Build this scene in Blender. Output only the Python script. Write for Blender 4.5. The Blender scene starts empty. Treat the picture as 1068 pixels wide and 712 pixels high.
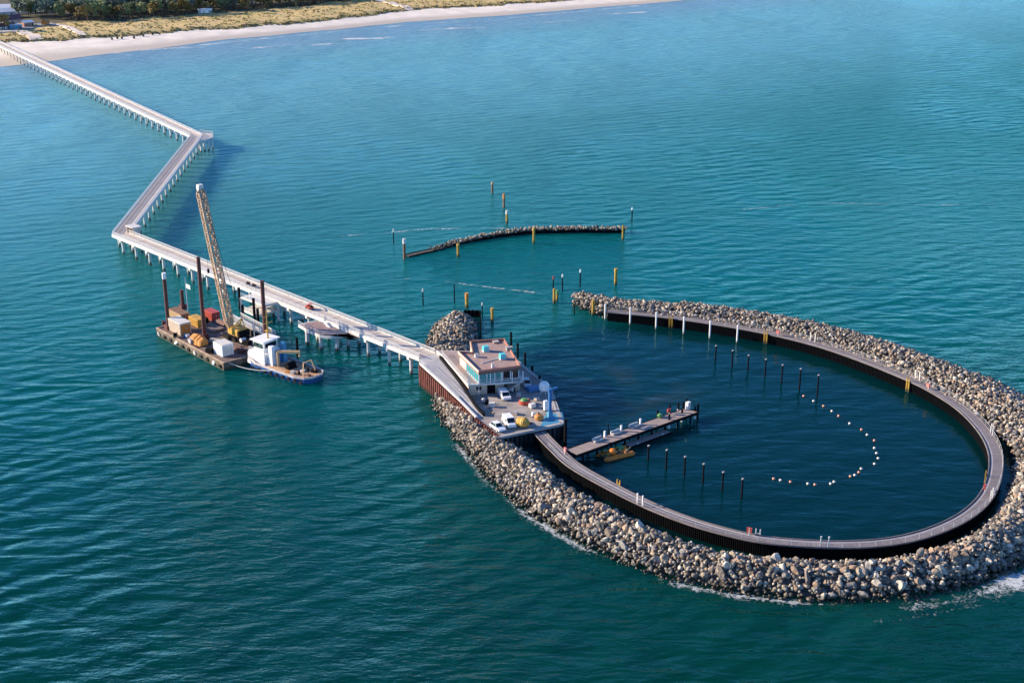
import bpy, math, random
import numpy as np
from mathutils import Vector, Matrix
R = random.Random(7)
sc = bpy.context.scene
COL = sc.collection
# ------------------------------------------------------------------ camera
F, YH, H = 1400.0, -140.0, 118.0
PITCH = math.atan((356 - YH) / F)
SP, CP = math.sin(PITCH), math.cos(PITCH)
cd = bpy.data.cameras.new('camera'); cam = bpy.data.objects.new('camera', cd); COL.objects.link(cam)
cam.location = (0, 0, H); cam.rotation_euler = (math.pi/2 - PITCH, 0, 0)
cd.sensor_width = 36; cd.lens = 36*F/1068; cd.clip_start = 1; cd.clip_end = 20000
sc.camera = cam

def at(px, py, z=0.0):                       # where the survey point seen at px,py stands, on the level z
    u = (px-534)/F; v = (py-356)/F
    t = (z-H)/(-SP - v*CP)
    return (u*t, (CP - v*SP)*t)
def ztop(py, Y):                             # height of a point at distance Y seen at row py
    v = (py-356)/F
    return H + (-SP - v*CP)/(CP - v*SP)*Y

# ------------------------------------------------------------------ materials
MATS = {}
def M(name, col, rough=.7, var=.22, scale=1.0, metal=0.0, bump=0.0, dirt=None):
    if name in MATS: return MATS[name]
    m = bpy.data.materials.new(name); m.use_nodes = True
    nt = m.node_tree; b = nt.nodes['Principled BSDF']
    b.inputs['Roughness'].default_value = rough; b.inputs['Metallic'].default_value = metal
    if max(col) < .02: b.inputs['Specular IOR Level'].default_value = .12
    tc = nt.nodes.new('ShaderNodeTexCoord')
    n = nt.nodes.new('ShaderNodeTexNoise'); n.inputs['Scale'].default_value = scale
    n.inputs['Detail'].default_value = 6; n.inputs['Roughness'].default_value = .65
    nt.links.new(tc.outputs['Object'], n.inputs['Vector'])
    r = nt.nodes.new('ShaderNodeValToRGB')
    c2 = dirt or tuple(c*(1-1.6*var) for c in col)
    r.color_ramp.elements[0].color = (*c2, 1); r.color_ramp.elements[0].position = .3
    r.color_ramp.elements[1].color = (*[min(1, c*(1+var*.5)) for c in col], 1); r.color_ramp.elements[1].position = .62
    nt.links.new(n.outputs['Fac'], r.inputs['Fac']); nt.links.new(r.outputs['Color'], b.inputs['Base Color'])
    if bump:
        bp = nt.nodes.new('ShaderNodeBump'); bp.inputs['Strength'].default_value = bump; bp.inputs['Distance'].default_value = .1
        n2 = nt.nodes.new('ShaderNodeTexNoise'); n2.inputs['Scale'].default_value = scale*3
        nt.links.new(tc.outputs['Object'], n2.inputs['Vector'])
        nt.links.new(n2.outputs['Fac'], bp.inputs['Height']); nt.links.new(bp.outputs['Normal'], b.inputs['Normal'])
    MATS[name] = m; return m

def rock_mat():
    m = bpy.data.materials.new('boulder_stone'); m.use_nodes = True
    nt = m.node_tree; L = nt.links.new; b = nt.nodes['Principled BSDF']; b.inputs['Roughness'].default_value = .85
    g = nt.nodes.new('ShaderNodeNewGeometry'); oi = nt.nodes.new('ShaderNodeObjectInfo')
    ad = nt.nodes.new('ShaderNodeMath'); ad.operation = 'ADD'
    fr = nt.nodes.new('ShaderNodeMath'); fr.operation = 'FRACT'
    L(g.outputs['Random Per Island'], ad.inputs[0]); L(oi.outputs['Random'], ad.inputs[1]); L(ad.outputs[0], fr.inputs[0])
    r = nt.nodes.new('ShaderNodeValToRGB'); cr = r.color_ramp; cr.interpolation = 'CONSTANT'
    cols = [(1.04*c[0]+.032,.99*c[1]+.028,.92*c[2]+.023) for c in ((.20,.19,.17),(.36,.33,.28),(.10,.095,.09),(.26,.19,.14),(.43,.40,.35),(.17,.165,.17),(.33,.24,.18),(.07,.07,.07),(.32,.27,.20),(.22,.22,.22),(.48,.46,.42),(.13,.105,.085),(.28,.25,.21),(.15,.13,.12))]
    while len(cr.elements) < len(cols): cr.elements.new(.5)
    for i, c in enumerate(cols): cr.elements[i].position = i/len(cols); cr.elements[i].color = (*c, 1)
    L(fr.outputs[0], r.inputs['Fac'])
    tc = nt.nodes.new('ShaderNodeTexCoord'); n = nt.nodes.new('ShaderNodeTexNoise'); n.inputs['Scale'].default_value = 2.2; n.inputs['Detail'].default_value = 5
    L(tc.outputs['Object'], n.inputs['Vector'])
    mp = nt.nodes.new('ShaderNodeMapRange'); mp.inputs[1].default_value = .3; mp.inputs[2].default_value = .7; mp.inputs[3].default_value = .55; mp.inputs[4].default_value = 1.15
    L(n.outputs['Fac'], mp.inputs[0])
    mx = nt.nodes.new('ShaderNodeMix'); mx.data_type = 'RGBA'; mx.blend_type = 'MULTIPLY'; mx.inputs[0].default_value = 1
    L(r.outputs['Color'], mx.inputs[6]); L(mp.outputs[0], mx.inputs[7])
    # weed and wet stone below the splash line
    sx = nt.nodes.new('ShaderNodeSeparateXYZ'); L(g.outputs['Position'], sx.inputs[0])
    ns = nt.nodes.new('ShaderNodeTexNoise'); ns.inputs['Scale'].default_value = .35; L(g.outputs['Position'], ns.inputs['Vector'])
    sm = nt.nodes.new('ShaderNodeMath'); sm.operation = 'MULTIPLY_ADD'; sm.inputs[1].default_value = -1.6; L(ns.outputs['Fac'], sm.inputs[0]); L(sx.outputs['Z'], sm.inputs[2])
    wm = nt.nodes.new('ShaderNodeMapRange'); wm.inputs[1].default_value = -.35; wm.inputs[2].default_value = .75; wm.inputs[3].default_value = 1; wm.inputs[4].default_value = 0
    L(sm.outputs[0], wm.inputs[0])
    m2 = nt.nodes.new('ShaderNodeMix'); m2.data_type = 'RGBA'; m2.inputs[7].default_value = (.022,.019,.011,1)
    L(wm.outputs[0], m2.inputs[0]); L(mx.outputs[2], m2.inputs[6]); L(m2.outputs[2], b.inputs['Base Color'])
    rr = nt.nodes.new('ShaderNodeMapRange'); rr.inputs[3].default_value = .85; rr.inputs[4].default_value = .4; L(wm.outputs[0], rr.inputs[0]); L(rr.outputs[0], b.inputs['Roughness'])
    bp = nt.nodes.new('ShaderNodeBump'); bp.inputs['Strength'].default_value = .5; bp.inputs['Distance'].default_value = .15
    L(n.outputs['Fac'], bp.inputs['Height']); L(bp.outputs['Normal'], b.inputs['Normal'])
    return m
def plank_mat(name, a, bcol, pitch, axis_vec=None):
    """boards: every board has its own tone"""
    m = bpy.data.materials.new(name); m.use_nodes = True
    nt = m.node_tree; L = nt.links.new; b = nt.nodes['Principled BSDF']; b.inputs['Roughness'].default_value = .8
    uv = nt.nodes.new('ShaderNodeUVMap'); sx = nt.nodes.new('ShaderNodeSeparateXYZ'); L(uv.outputs[0], sx.inputs[0])
    mu = nt.nodes.new('ShaderNodeMath'); mu.operation = 'MULTIPLY'; mu.inputs[1].default_value = 1/pitch; L(sx.outputs['X'], mu.inputs[0])
    fl = nt.nodes.new('ShaderNodeMath'); fl.operation = 'FLOOR'; L(mu.outputs[0], fl.inputs[0])
    wn = nt.nodes.new('ShaderNodeTexWhiteNoise'); wn.noise_dimensions = '1D'; L(fl.outputs[0], wn.inputs['W'])
    n = nt.nodes.new('ShaderNodeTexNoise'); n.inputs['Scale'].default_value = .25; n.inputs['Detail'].default_value = 6; L(uv.outputs[0], n.inputs['Vector'])
    av = nt.nodes.new('ShaderNodeMath'); av.operation = 'MULTIPLY_ADD'; av.inputs[1].default_value = .45; L(wn.outputs['Value'], av.inputs[0])
    hm = nt.nodes.new('ShaderNodeMath'); hm.operation = 'MULTIPLY_ADD'; hm.inputs[1].default_value = 1.1; hm.inputs[2].default_value = -.28; L(n.outputs['Fac'], hm.inputs[0]); L(hm.outputs[0], av.inputs[2])
    mx = nt.nodes.new('ShaderNodeMix'); mx.data_type = 'RGBA'; mx.clamp_factor = True; mx.inputs[6].default_value = (*a, 1); mx.inputs[7].default_value = (*bcol, 1)
    L(av.outputs[0], mx.inputs[0]); L(mx.outputs[2], b.inputs['Base Color'])
    return m
def glass_mat(name, col, rough=.08):
    m = bpy.data.materials.new(name); m.use_nodes = True; b = m.node_tree.nodes['Principled BSDF']
    b.inputs['Base Color'].default_value = (*col, 1); b.inputs['Roughness'].default_value = rough; b.inputs['IOR'].default_value = 1.6
    return m

def water_mat():
    m = bpy.data.materials.new('sea_water'); m.use_nodes = True
    nt = m.node_tree; N = nt.nodes.new; L = nt.links.new; b = nt.nodes['Principled BSDF']
    nt.nodes.remove(b)
    geo = N('ShaderNodeNewGeometry'); P = geo.outputs['Position']
    def noise(rot, sxy, scale, detail=3, dist=0.0):
        mp = N('ShaderNodeMapping'); mp.inputs['Rotation'].default_value = (0, 0, math.radians(rot)); mp.inputs['Scale'].default_value = (sxy[0], sxy[1], 1)
        L(P, mp.inputs['Vector']); n = N('ShaderNodeTexNoise'); n.inputs['Scale'].default_value = scale; n.inputs['Detail'].default_value = detail
        n.inputs['Roughness'].default_value = .55; n.inputs['Distortion'].default_value = dist
        L(mp.outputs[0], n.inputs['Vector']); return n.outputs['Fac']
    def math_(op, a, b_=None, c=None):
        n = N('ShaderNodeMath'); n.operation = op
        for i, v in enumerate((a, b_, c)):
            if v is None: continue
            if isinstance(v, (int, float)): n.inputs[i].default_value = v
            else: L(v, n.inputs[i])
        return n.outputs[0]
    def mr(v, a, b_, c, d, smooth=True):
        n = N('ShaderNodeMapRange'); n.interpolation_type = 'SMOOTHSTEP' if smooth else 'LINEAR'
        L(v, n.inputs[0])
        for i, q in enumerate((a, b_, c, d)): n.inputs[i+1].default_value = q
        return n.outputs[0]
    def mix(f, a, c):
        n = N('ShaderNodeMix'); n.data_type = 'RGBA'
        if isinstance(f, (int, float)): n.inputs[0].default_value = f
        else: L(f, n.inputs[0])
        for k, v in ((6, a), (7, c)):
            if isinstance(v, tuple): n.inputs[k].default_value = (*v, 1)
            else: L(v, n.inputs[k])
        return n.outputs[2]
    # sheltered basin
    mp = N('ShaderNodeMapping'); mp.vector_type = 'TEXTURE'; mp.inputs['Location'].default_value = (54, 282, 0)
    mp.inputs['Rotation'].default_value = (0, 0, math.radians(22)); mp.inputs['Scale'].default_value = (52, 68, 1); L(P, mp.inputs['Vector'])
    ln = N('ShaderNodeVectorMath'); ln.operation = 'LENGTH'; L(mp.outputs[0], ln.inputs[0])
    calm = mr(ln.outputs['Value'], .92, 1.22, 1, 0)
    # distance offshore
    dt = N('ShaderNodeVectorMath'); dt.operation = 'DOT_PRODUCT'; dt.inputs[1].default_value = (-.656, .753, 0); L(P, dt.inputs[0])
    off = math_('SUBTRACT', 861.0, dt.outputs['Value'])     # metres seaward of the shoreline
    sx = N('ShaderNodeSeparateXYZ'); L(P, sx.inputs[0])
    big = noise(35, (1, .5), .012, 4)
    big2 = noise(15, (.35, 1), .05, 4, .4)
    deep = mix(mr(sx.outputs['Y'], 170, 420, 0, 1), WAT['near'], WAT['mid'])  # lightens with distance: sky reflection painted into the base colour
    deep = mix(mr(off, 560, 120, 0, 1), deep, WAT['far'])  # shallow water tone, raised further to paint in distant haze
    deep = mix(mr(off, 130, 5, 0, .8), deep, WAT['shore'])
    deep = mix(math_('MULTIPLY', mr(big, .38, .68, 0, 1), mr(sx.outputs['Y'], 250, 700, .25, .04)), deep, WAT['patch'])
    deep = mix(math_('MULTIPLY', mr(big2, .55, .75, 0, 1), .14), deep, WAT['light'])
    col = mix(math_('MULTIPLY', calm, .9), deep, WAT['calm'])  # basin tone: murky depth, with calm reflection and shading painted in
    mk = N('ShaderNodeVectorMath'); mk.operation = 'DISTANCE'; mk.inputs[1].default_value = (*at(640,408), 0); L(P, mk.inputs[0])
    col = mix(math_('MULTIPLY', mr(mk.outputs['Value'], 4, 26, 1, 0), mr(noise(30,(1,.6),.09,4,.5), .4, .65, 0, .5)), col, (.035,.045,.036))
    # waves
    w1n = noise(-44, (.34, 1.0), .19, 2, .5)
    w1f = noise(-32, (.3, 1.0), .17, 2, .5)
    nearf = mr(sx.outputs['Y'], 300, 560, 0, 1)
    w1 = N('ShaderNodeMix'); L(nearf, w1.inputs[0]); L(w1n, w1.inputs[2]); L(w1f, w1.inputs[3])
    def swell(phi, scale, dist):
        mp = N('ShaderNodeMapping'); mp.inputs['Rotation'].default_value = (0, 0, math.radians(phi)); L(P, mp.inputs['Vector'])
        wv = N('ShaderNodeTexWave'); wv.wave_type = 'BANDS'; wv.bands_direction = 'X'; wv.wave_profile = 'SIN'; L(mp.outputs[0], wv.inputs['Vector'])
        wv.inputs['Scale'].default_value = scale; wv.inputs['Distortion'].default_value = dist; wv.inputs['Detail'].default_value = 3; wv.inputs['Detail Scale'].default_value = .9; wv.inputs['Detail Roughness'].default_value = .6
        return wv.outputs['Fac']
    sw = N('ShaderNodeMix'); L(nearf, sw.inputs[0]); L(swell(-126, .046, 7.5), sw.inputs[2]); L(swell(-119, .043, 6.0), sw.inputs[3])
    gust = mr(noise(20, (1, .6), .02, 3), .35, .65, .35, 1)
    w2 = noise(-36, (.42, 1.0), .55, 3, .3)
    w3 = noise(-15, (.6, 1.0), 1.7, 3)
    h = math_('MULTIPLY', w1.outputs[0], 2.5)
    wind = mr(noise(55, (1, .45), .011, 3, .6), .36, .64, .45, 1.55)
    h = math_('MULTIPLY_ADD', math_('MULTIPLY', w2, wind), .95, h); h = math_('MULTIPLY_ADD', math_('MULTIPLY', sw.outputs[0], gust), .6, h)
    h = math_('MULTIPLY_ADD', math_('MULTIPLY', w3, wind), .24, h)
    amp = math_('SUBTRACT', 1.0, math_('MULTIPLY', calm, .78))
    h = math_('MULTIPLY', h, amp); h = math_('MULTIPLY', h, mr(sx.outputs['Y'], 350, 800, 1, 1.7))
    bp = N('ShaderNodeBump'); bp.inputs['Strength'].default_value = 1; bp.inputs['Distance'].default_value = .62
    L(h, bp.inputs['Height'])
    # light scattered back by the turbid water body, plus the reflecting surface
    df = N('ShaderNodeBsdfDiffuse'); ss = N('ShaderNodeSubsurfaceScattering'); ss.falloff = 'BURLEY'; ss.inputs['Scale'].default_value = 1.8; ss.inputs['Radius'].default_value = (5, 10, 12)
    gl = N('ShaderNodeBsdfGlossy'); gl.inputs['Roughness'].default_value = .12; gl.inputs['Color'].default_value = (.44,.86,.96,1)
    for q in (df, ss): L(col, q.inputs['Color'])
    for q in (df, ss, gl): L(bp.outputs['Normal'], q.inputs['Normal'])
    fz = N('ShaderNodeFresnel'); fz.inputs['IOR'].default_value = 1.33; L(bp.outputs['Normal'], fz.inputs['Normal'])
    m1 = N('ShaderNodeMixShader'); m1.inputs[0].default_value = .8; L(df.outputs[0], m1.inputs[1]); L(ss.outputs[0], m1.inputs[2])
    m2 = N('ShaderNodeMixShader'); L(math_('MULTIPLY', fz.outputs[0], .72), m2.inputs[0]); L(m1.outputs[0], m2.inputs[1]); L(gl.outputs[0], m2.inputs[2])
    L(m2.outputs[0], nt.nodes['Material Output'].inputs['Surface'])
    return m
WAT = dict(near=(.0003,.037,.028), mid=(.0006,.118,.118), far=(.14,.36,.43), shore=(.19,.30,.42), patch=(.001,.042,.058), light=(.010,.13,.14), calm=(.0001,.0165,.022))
ROCK = rock_mat()
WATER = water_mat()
m_deck = plank_mat('pier_boards', (.40,.355,.32), (.58,.53,.48), .28)
m_ring = plank_mat('boardwalk_boards', (.12,.105,.112), (.225,.20,.202), .25)
m_jetty = plank_mat('jetty_boards', (.22,.17,.15), (.36,.29,.26), .25)
m_conc = M('white_concrete', (.62,.60,.56), .8, .12, .6)
m_concg = M('grey_concrete', (.36,.35,.34), .85, .16, .35, bump=.2)
m_quay = M('quay_concrete', (.30,.27,.255), .85, .34, .3)
m_ramp = M('ramp_concrete', (.42,.41,.42), .85, .1, .4)
m_galv = M('galvanised_steel', (.62,.62,.62), .5, .08, 1)
m_dark = M('dark_timber', (.0065,.0065,.0085), .9, .3, 2)
m_basinwall = M('tarred_pile_wall', (.0045,.005,.0065), .95, .3, .8)
m_darkwall = M('dark_sheet_pile', (.020,.019,.021), .7, .3, .8)
m_rust = M('rusty_red_sheet_pile', (.20,.055,.035), .75, .3, .5, dirt=(.07,.022,.016))
m_spud = M('rusty_spud_steel', (.10,.025,.02), .6, .3, .5)
m_white = M('white_paint', (.80,.79,.77), .5, .06, 1)
m_offw = M('dirty_white_paint', (.62,.60,.55), .6, .14, 1)
m_yel = M('yellow_paint', (.52,.30,.045), .6, .25, 1.2)
m_yelp = M('yellow_pile_paint', (.42,.25,.03), .7, .35, 1.2)
m_red = M('red_paint', (.42,.055,.035), .55, .12, 1)
m_pink = M('faded_red_paint', (.55,.16,.14), .6, .15, 1)
m_orange = M('orange_paint', (.55,.22,.04), .6, .2, .8)
m_tan = M('tan_paint', (.50,.33,.17), .7, .15, 1)
m_blue = M('blue_paint', (.02,.14,.36), .5, .15, .7)
m_bluel = M('light_blue_paint', (.06,.26,.42), .5, .15, .7)
m_navy = M('blue_hull_paint', (.03,.10,.28), .5, .2, .5)
m_black = M('black_rubber', (.015,.015,.016), .7, .2, 2)
m_brownpost = M('weathered_brown_pile', (.20,.11,.06), .8, .3, 1.5)
m_green = M('green_paint', (.10,.28,.09), .6, .2, 1)
m_beige = M('beige_render', (.62,.50,.38), .85, .08, .5)
m_terr = M('terrace_paving', (.32,.25,.23), .85, .15, .5)
m_roof = M('roof_gravel', (.34,.235,.21), .9, .16, .8)
m_parap = M('copper_brown_parapet', (.33,.15,.11), .7, .15, .6)
m_glass = glass_mat('teal_glass', (.015,.27,.28))
m_dglass = glass_mat('dark_glass', (.01,.014,.018), .1)
m_bargedeck = M('rusty_barge_deck', (.17,.12,.10), .8, .3, .5, dirt=(.06,.045,.04))
m_bargehull = M('brown_barge_hull', (.17,.12,.085), .8, .35, .5, dirt=(.05,.035,.025))
m_boom = M('tan_boom_steel', (.42,.28,.175), .6, .12, 1)
m_tugdeck = M('wooden_tug_deck', (.46,.28,.16), .8, .2, .6)
m_core = M('rubble_core', (.085,.08,.07), .9, .3, .6)
m_sand = M('beach_sand', (.74,.67,.58), .95, .07, .03)
m_path = M('sandy_track', (.66,.56,.47), .95, .08, .1)
m_road = M('parking_asphalt', (.20,.21,.24), .9, .12, .1)

def weedy(name, src, top=.9, weed=(.03,.035,.018)):
    """copy of a paint with weed and rust growing up from the waterline"""
    m = src.copy(); m.name = name; nt = m.node_tree; L = nt.links.new; b = nt.nodes['Principled BSDF']; old = b.inputs['Base Color'].links[0].from_socket
    g = nt.nodes.new('ShaderNodeNewGeometry'); sx = nt.nodes.new('ShaderNodeSeparateXYZ'); L(g.outputs['Position'], sx.inputs[0])
    n = nt.nodes.new('ShaderNodeTexNoise'); n.inputs['Scale'].default_value = 1.1; L(g.outputs['Position'], n.inputs['Vector'])
    a = nt.nodes.new('ShaderNodeMath'); a.operation = 'MULTIPLY_ADD'; a.inputs[1].default_value = -1.2; L(n.outputs['Fac'], a.inputs[0]); L(sx.outputs['Z'], a.inputs[2])
    r = nt.nodes.new('ShaderNodeMapRange'); r.inputs[1].default_value = top-1.0; r.inputs[2].default_value = top-.2; r.inputs[3].default_value = .92; r.inputs[4].default_value = 0; L(a.outputs[0], r.inputs[0])
    mx = nt.nodes.new('ShaderNodeMix'); mx.data_type = 'RGBA'; mx.inputs[7].default_value = (*weed,1); L(r.outputs[0], mx.inputs[0]); L(old, mx.inputs[6]); L(mx.outputs[2], b.inputs['Base Color']); return m
m_sand = weedy('wet_and_dry_sand', M('beach_sand_dry', (.74,.67,.58), .95, .13, .07), 1.1, (.46,.40,.33)); m_pile = weedy('weedy_concrete_pile', m_conc); m_rust = weedy('weedy_rusty_sheet_pile', m_rust, .75); m_yelp = weedy('weedy_yellow_pile', m_yelp, .8); m_wpost = weedy('weedy_white_post', m_white, .6); m_bargehull = weedy('weedy_barge_hull', m_bargehull, .9)

# ------------------------------------------------------------------ mesh builder
class MB:
    def __init__(s): s.v = []; s.f = []; s.m = []; s.uv = {}
    def quad(s, pts, m=0, uv=None):
        i = len(s.v); s.v += [tuple(p) for p in pts]; s.f.append(tuple(range(i, i+len(pts)))); s.m.append(m)
        if uv: s.uv[len(s.f)-1] = uv
        return s
    def box(s, c, d, rz=0.0, m=0, taper=1.0):
        """box centred at c (x,y) standing on z=c[2]"""
        i = len(s.v); ca, sa = math.cos(rz), math.sin(rz)
        for k, t in ((0, 1), (1, taper)):
            for a, b in ((-1,-1),(1,-1),(1,1),(-1,1)):
                x, y = a*d[0]/2*t, b*d[1]/2*t
                s.v.append((c[0]+x*ca-y*sa, c[1]+x*sa+y*ca, c[2]+k*d[2]))
        for q in ((3,2,1,0),(4,5,6,7),(0,1,5,4),(1,2,6,5),(2,3,7,6),(3,0,4,7)): s.f.append(tuple(i+j for j in q)); s.m.append(m)
        return s
    def cyl(s, p0, p1, r0, r1=None, n=8, m=0, caps=True):
        r1 = r0 if r1 is None else r1
        p0, p1 = Vector(p0), Vector(p1); d = (p1-p0).normalized()
        a = d.cross(Vector((0,0,1)) if abs(d.z) < .9 else Vector((1,0,0))).normalized(); b = d.cross(a)
        i = len(s.v)
        for p, r in ((p0, r0), (p1, r1)):
            for k in range(n):
                t = 2*math.pi*k/n; s.v.append(tuple(p + a*math.cos(t)*r + b*math.sin(t)*r))
        for k in range(n):
            j = (k+1) % n; s.f.append((i+k, i+n+k, i+n+j, i+j)); s.m.append(m)
        if caps:
            s.f.append(tuple(i+k for k in range(n))); s.m.append(m)
            s.f.append(tuple(i+n+k for k in reversed(range(n)))); s.m.append(m)
        return s
    def beam(s, p0, p1, w, h, m=0):
        p0, p1 = Vector(p0), Vector(p1); d = (p1-p0).normalized()
        a = d.cross(Vector((0,0,1)) if abs(d.z) < .95 else Vector((1,0,0))).normalized(); b = a.cross(d)
        i = len(s.v)
        for p in (p0, p1):
            for x, y in ((-1,-1),(1,-1),(1,1),(-1,1)): s.v.append(tuple(p + a*x*w/2 + b*y*h/2))
        for q in ((0,1,2,3),(7,6,5,4),(0,4,5,1),(1,5,6,2),(2,6,7,3),(3,7,4,0)): s.f.append(tuple(i+j for j in q)); s.m.append(m)
        return s
    def prism(s, poly, z0, z1, m=0, mt=None, shrink=None):
        """poly counter-clockwise; z1 may be a list of heights"""
        n = len(poly); i = len(s.v)
        cx = sum(p[0] for p in poly)/n; cy = sum(p[1] for p in poly)/n
        k = shrink or 1.0
        zt = z1 if isinstance(z1, (list, tuple)) else [z1]*n
        s.v += [(cx+(p[0]-cx)*k, cy+(p[1]-cy)*k, z0) for p in poly] + [(p[0], p[1], z) for p, z in zip(poly, zt)]
        for a in range(n):
            b = (a+1) % n; s.f.append((i+a, i+b, i+n+b, i+n+a)); s.m.append(m)
        s.f.append(tuple(i+n+a for a in range(n))); s.m.append(m if mt is None else mt)
        s.f.append(tuple(i+a for a in reversed(range(n)))); s.m.append(m)
        return s
    def ball(s, c, r, nu=10, nv=6, m=0, sq=(1,1,1)):
        i = len(s.v)
        for a in range(nv+1):
            t = math.pi*a/nv
            for b in range(nu):
                p = 2*math.pi*b/nu
                s.v.append((c[0]+r*sq[0]*math.sin(t)*math.cos(p), c[1]+r*sq[1]*math.sin(t)*math.sin(p), c[2]+r*sq[2]*math.cos(t)))
        for a in range(nv):
            for b in range(nu):
                b2 = (b+1) % nu; s.f.append((i+a*nu+b, i+(a+1)*nu+b, i+(a+1)*nu+b2, i+a*nu+b2)); s.m.append(m)
        return s
    def lathe(s, c, prof, n=10, m=0):
        i = len(s.v); k = len(prof)
        for r, z in prof:
            for b in range(n):
                p = 2*math.pi*b/n; s.v.append((c[0]+r*math.cos(p), c[1]+r*math.sin(p), c[2]+z))
        for a in range(k-1):
            for b in range(n):
                b2 = (b+1) % n; s.f.append((i+a*n+b, i+a*n+b2, i+(a+1)*n+b2, i+(a+1)*n+b)); s.m.append(m)
        s.f.append(tuple(i+b for b in reversed(range(n)))); s.m.append(m)
        s.f.append(tuple(i+(k-1)*n+b for b in range(n))); s.m.append(m)
        return s
    def strip(s, a, b, za, zb, m=0, uv=True):
        d = 0.0
        for k in range(len(a)-1):
            l = math.hypot(a[k+1][0]-a[k][0], a[k+1][1]-a[k][1]); w = math.hypot(b[k][0]-a[k][0], b[k][1]-a[k][1])
            s.quad([(*a[k], za), (*a[k+1], za), (*b[k+1], zb), (*b[k], zb)], m, [(d,0),(d+l,0),(d+l,w),(d,w)]); d += l
        return s
    def build(s, name, mats, parent=None, world=False, smooth=False, loc=None):
        me = bpy.data.meshes.new(name)
        off = parent.location if (world and parent is not None) else (Vector(loc) if loc else Vector((0,0,0)))
        vs = [(x-off[0], y-off[1], z-off[2]) for x, y, z in s.v] if (off[0] or off[1] or off[2]) else s.v
        me.from_pydata(vs, [], s.f); mats = mats if isinstance(mats, (list, tuple)) else [mats]
        for q in mats: me.materials.append(q)
        me.polygons.foreach_set('material_index', s.m)
        if smooth: me.polygons.foreach_set('use_smooth', [True]*len(s.f))
        if s.uv:
            ul = me.uv_layers.new(name='UVMap')
            for p in me.polygons:
                u = s.uv.get(p.index)
                if u:
                    for li, t in zip(p.loop_indices, u): ul.data[li].uv = t
        me.update()
        o = bpy.data.objects.new(name, me); COL.objects.link(o)
        if loc: o.location = loc
        if parent is not None: o.parent = parent
        return o
def tag(o, label=None, cat=None, group=None, kind=None):
    if label: o['label'] = label
    if cat: o['category'] = cat
    if group: o['group'] = group
    if kind: o['kind'] = kind
    return o
def thing(name, label, cat, loc=(0,0,0), rz=0.0, group=None):
    o = bpy.data.objects.new(name, None); COL.objects.link(o); o.empty_display_size = .5
    o.location = loc; o.rotation_euler = (0,0,rz); return tag(o, label, cat, group)
def copy_tree(o, parent=None):
    c = o.copy(); COL.objects.link(c)
    if parent is not None: c.parent = parent
    for ch in o.children: copy_tree(ch, c)
    return c

# ------------------------------------------------------------------ polyline tools
def catmull(pts, step):
    P = [np.array(p, float) for p in pts]; P = [2*P[0]-P[1]] + P + [2*P[-1]-P[-2]]; out = []
    for i in range(1, len(P)-2):
        for k in range(24):
            t = k/24
            out.append(.5*((2*P[i]) + (-P[i-1]+P[i+1])*t + (2*P[i-1]-5*P[i]+4*P[i+1]-P[i+2])*t*t + (-P[i-1]+3*P[i]-3*P[i+1]+P[i+2])*t**3))
    out.append(P[-2]); return resample(out, step)
def resample(pts, step):
    A = np.array(pts, float); d = np.r_[0, np.cumsum(np.linalg.norm(np.diff(A, axis=0), axis=1))]
    n = max(2, int(round(d[-1]/step))+1); t = np.linspace(0, d[-1], n)
    return [tuple(np.interp(x, d, A[:,k]) for k in range(A.shape[1])) for x in t]
def offset(pts, d):
    """to the left of travel for d>0, mitred"""
    A = np.array(pts, float)[:, :2]; out = []
    for i in range(len(A)):
        t0 = A[i]-A[i-1] if i else A[1]-A[0]; t1 = A[i+1]-A[i] if i < len(A)-1 else A[-1]-A[-2]
        t0 = t0/np.linalg.norm(t0); t1 = t1/np.linalg.norm(t1)
        n0 = np.array((-t0[1], t0[0])); n1 = np.array((-t1[1], t1[0])); n = n0+n1; n = n/np.linalg.norm(n)
        out.append(tuple(A[i] + n*d/max(.35, n.dot(n0))))
    return out
def ribwall(mb, pts, z0, zt, depth=.35, pitch=.9, m=0):
    """sheet-pile wall: trapezoid corrugation along a polyline, zt height(s) at the ends"""
    A = np.array(pts, float); d = np.r_[0, np.cumsum(np.linalg.norm(np.diff(A[:,:2], axis=0), axis=1))]
    zt = zt if isinstance(zt, (list, tuple)) else [zt]*len(pts)
    L_ = d[-1]; n = int(L_/pitch); prev = None
    for k in range(n):
        for fr, o in ((0, 0), (.2, depth), (.5, depth), (.7, 0)):
            s_ = min(L_, (k+fr)*L_/n); i = min(len(d)-2, int(np.searchsorted(d, s_, side='right')-1)); i = max(i, 0)
            t = (s_-d[i])/(d[i+1]-d[i]); p = A[i,:2]*(1-t)+A[i+1,:2]*t; tg = (A[i+1,:2]-A[i,:2])/(d[i+1]-d[i])
            q = (p[0]-tg[1]*o, p[1]+tg[0]*o); z = zt[i]*(1-t)+zt[i+1]*t
            if prev: mb.quad([(*prev[0], z0), (*q, z0), (*q, z), (*prev[0], prev[1])], m)
            prev = (q, z)
def rail(mb, pts, zs, h=1.1, step=2.0, pw=.07, rails=(1.0, .62, .3), rw=.06, m=0):
    zs = zs if isinstance(zs, (list, tuple)) else [zs]*len(pts)
    P3 = [(p[0], p[1], z) for p, z in zip(pts, zs)]
    for q in resample(P3, step): mb.beam((q[0], q[1], q[2]), (q[0], q[1], q[2]+h), pw, pw, m)
    for fr in rails:
        w = rw*1.6 if fr == 1.0 else rw
        for a, b in zip(P3[:-1], P3[1:]): mb.beam((a[0], a[1], a[2]+h*fr), (b[0], b[1], b[2]+h*fr), w, w, m)

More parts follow.
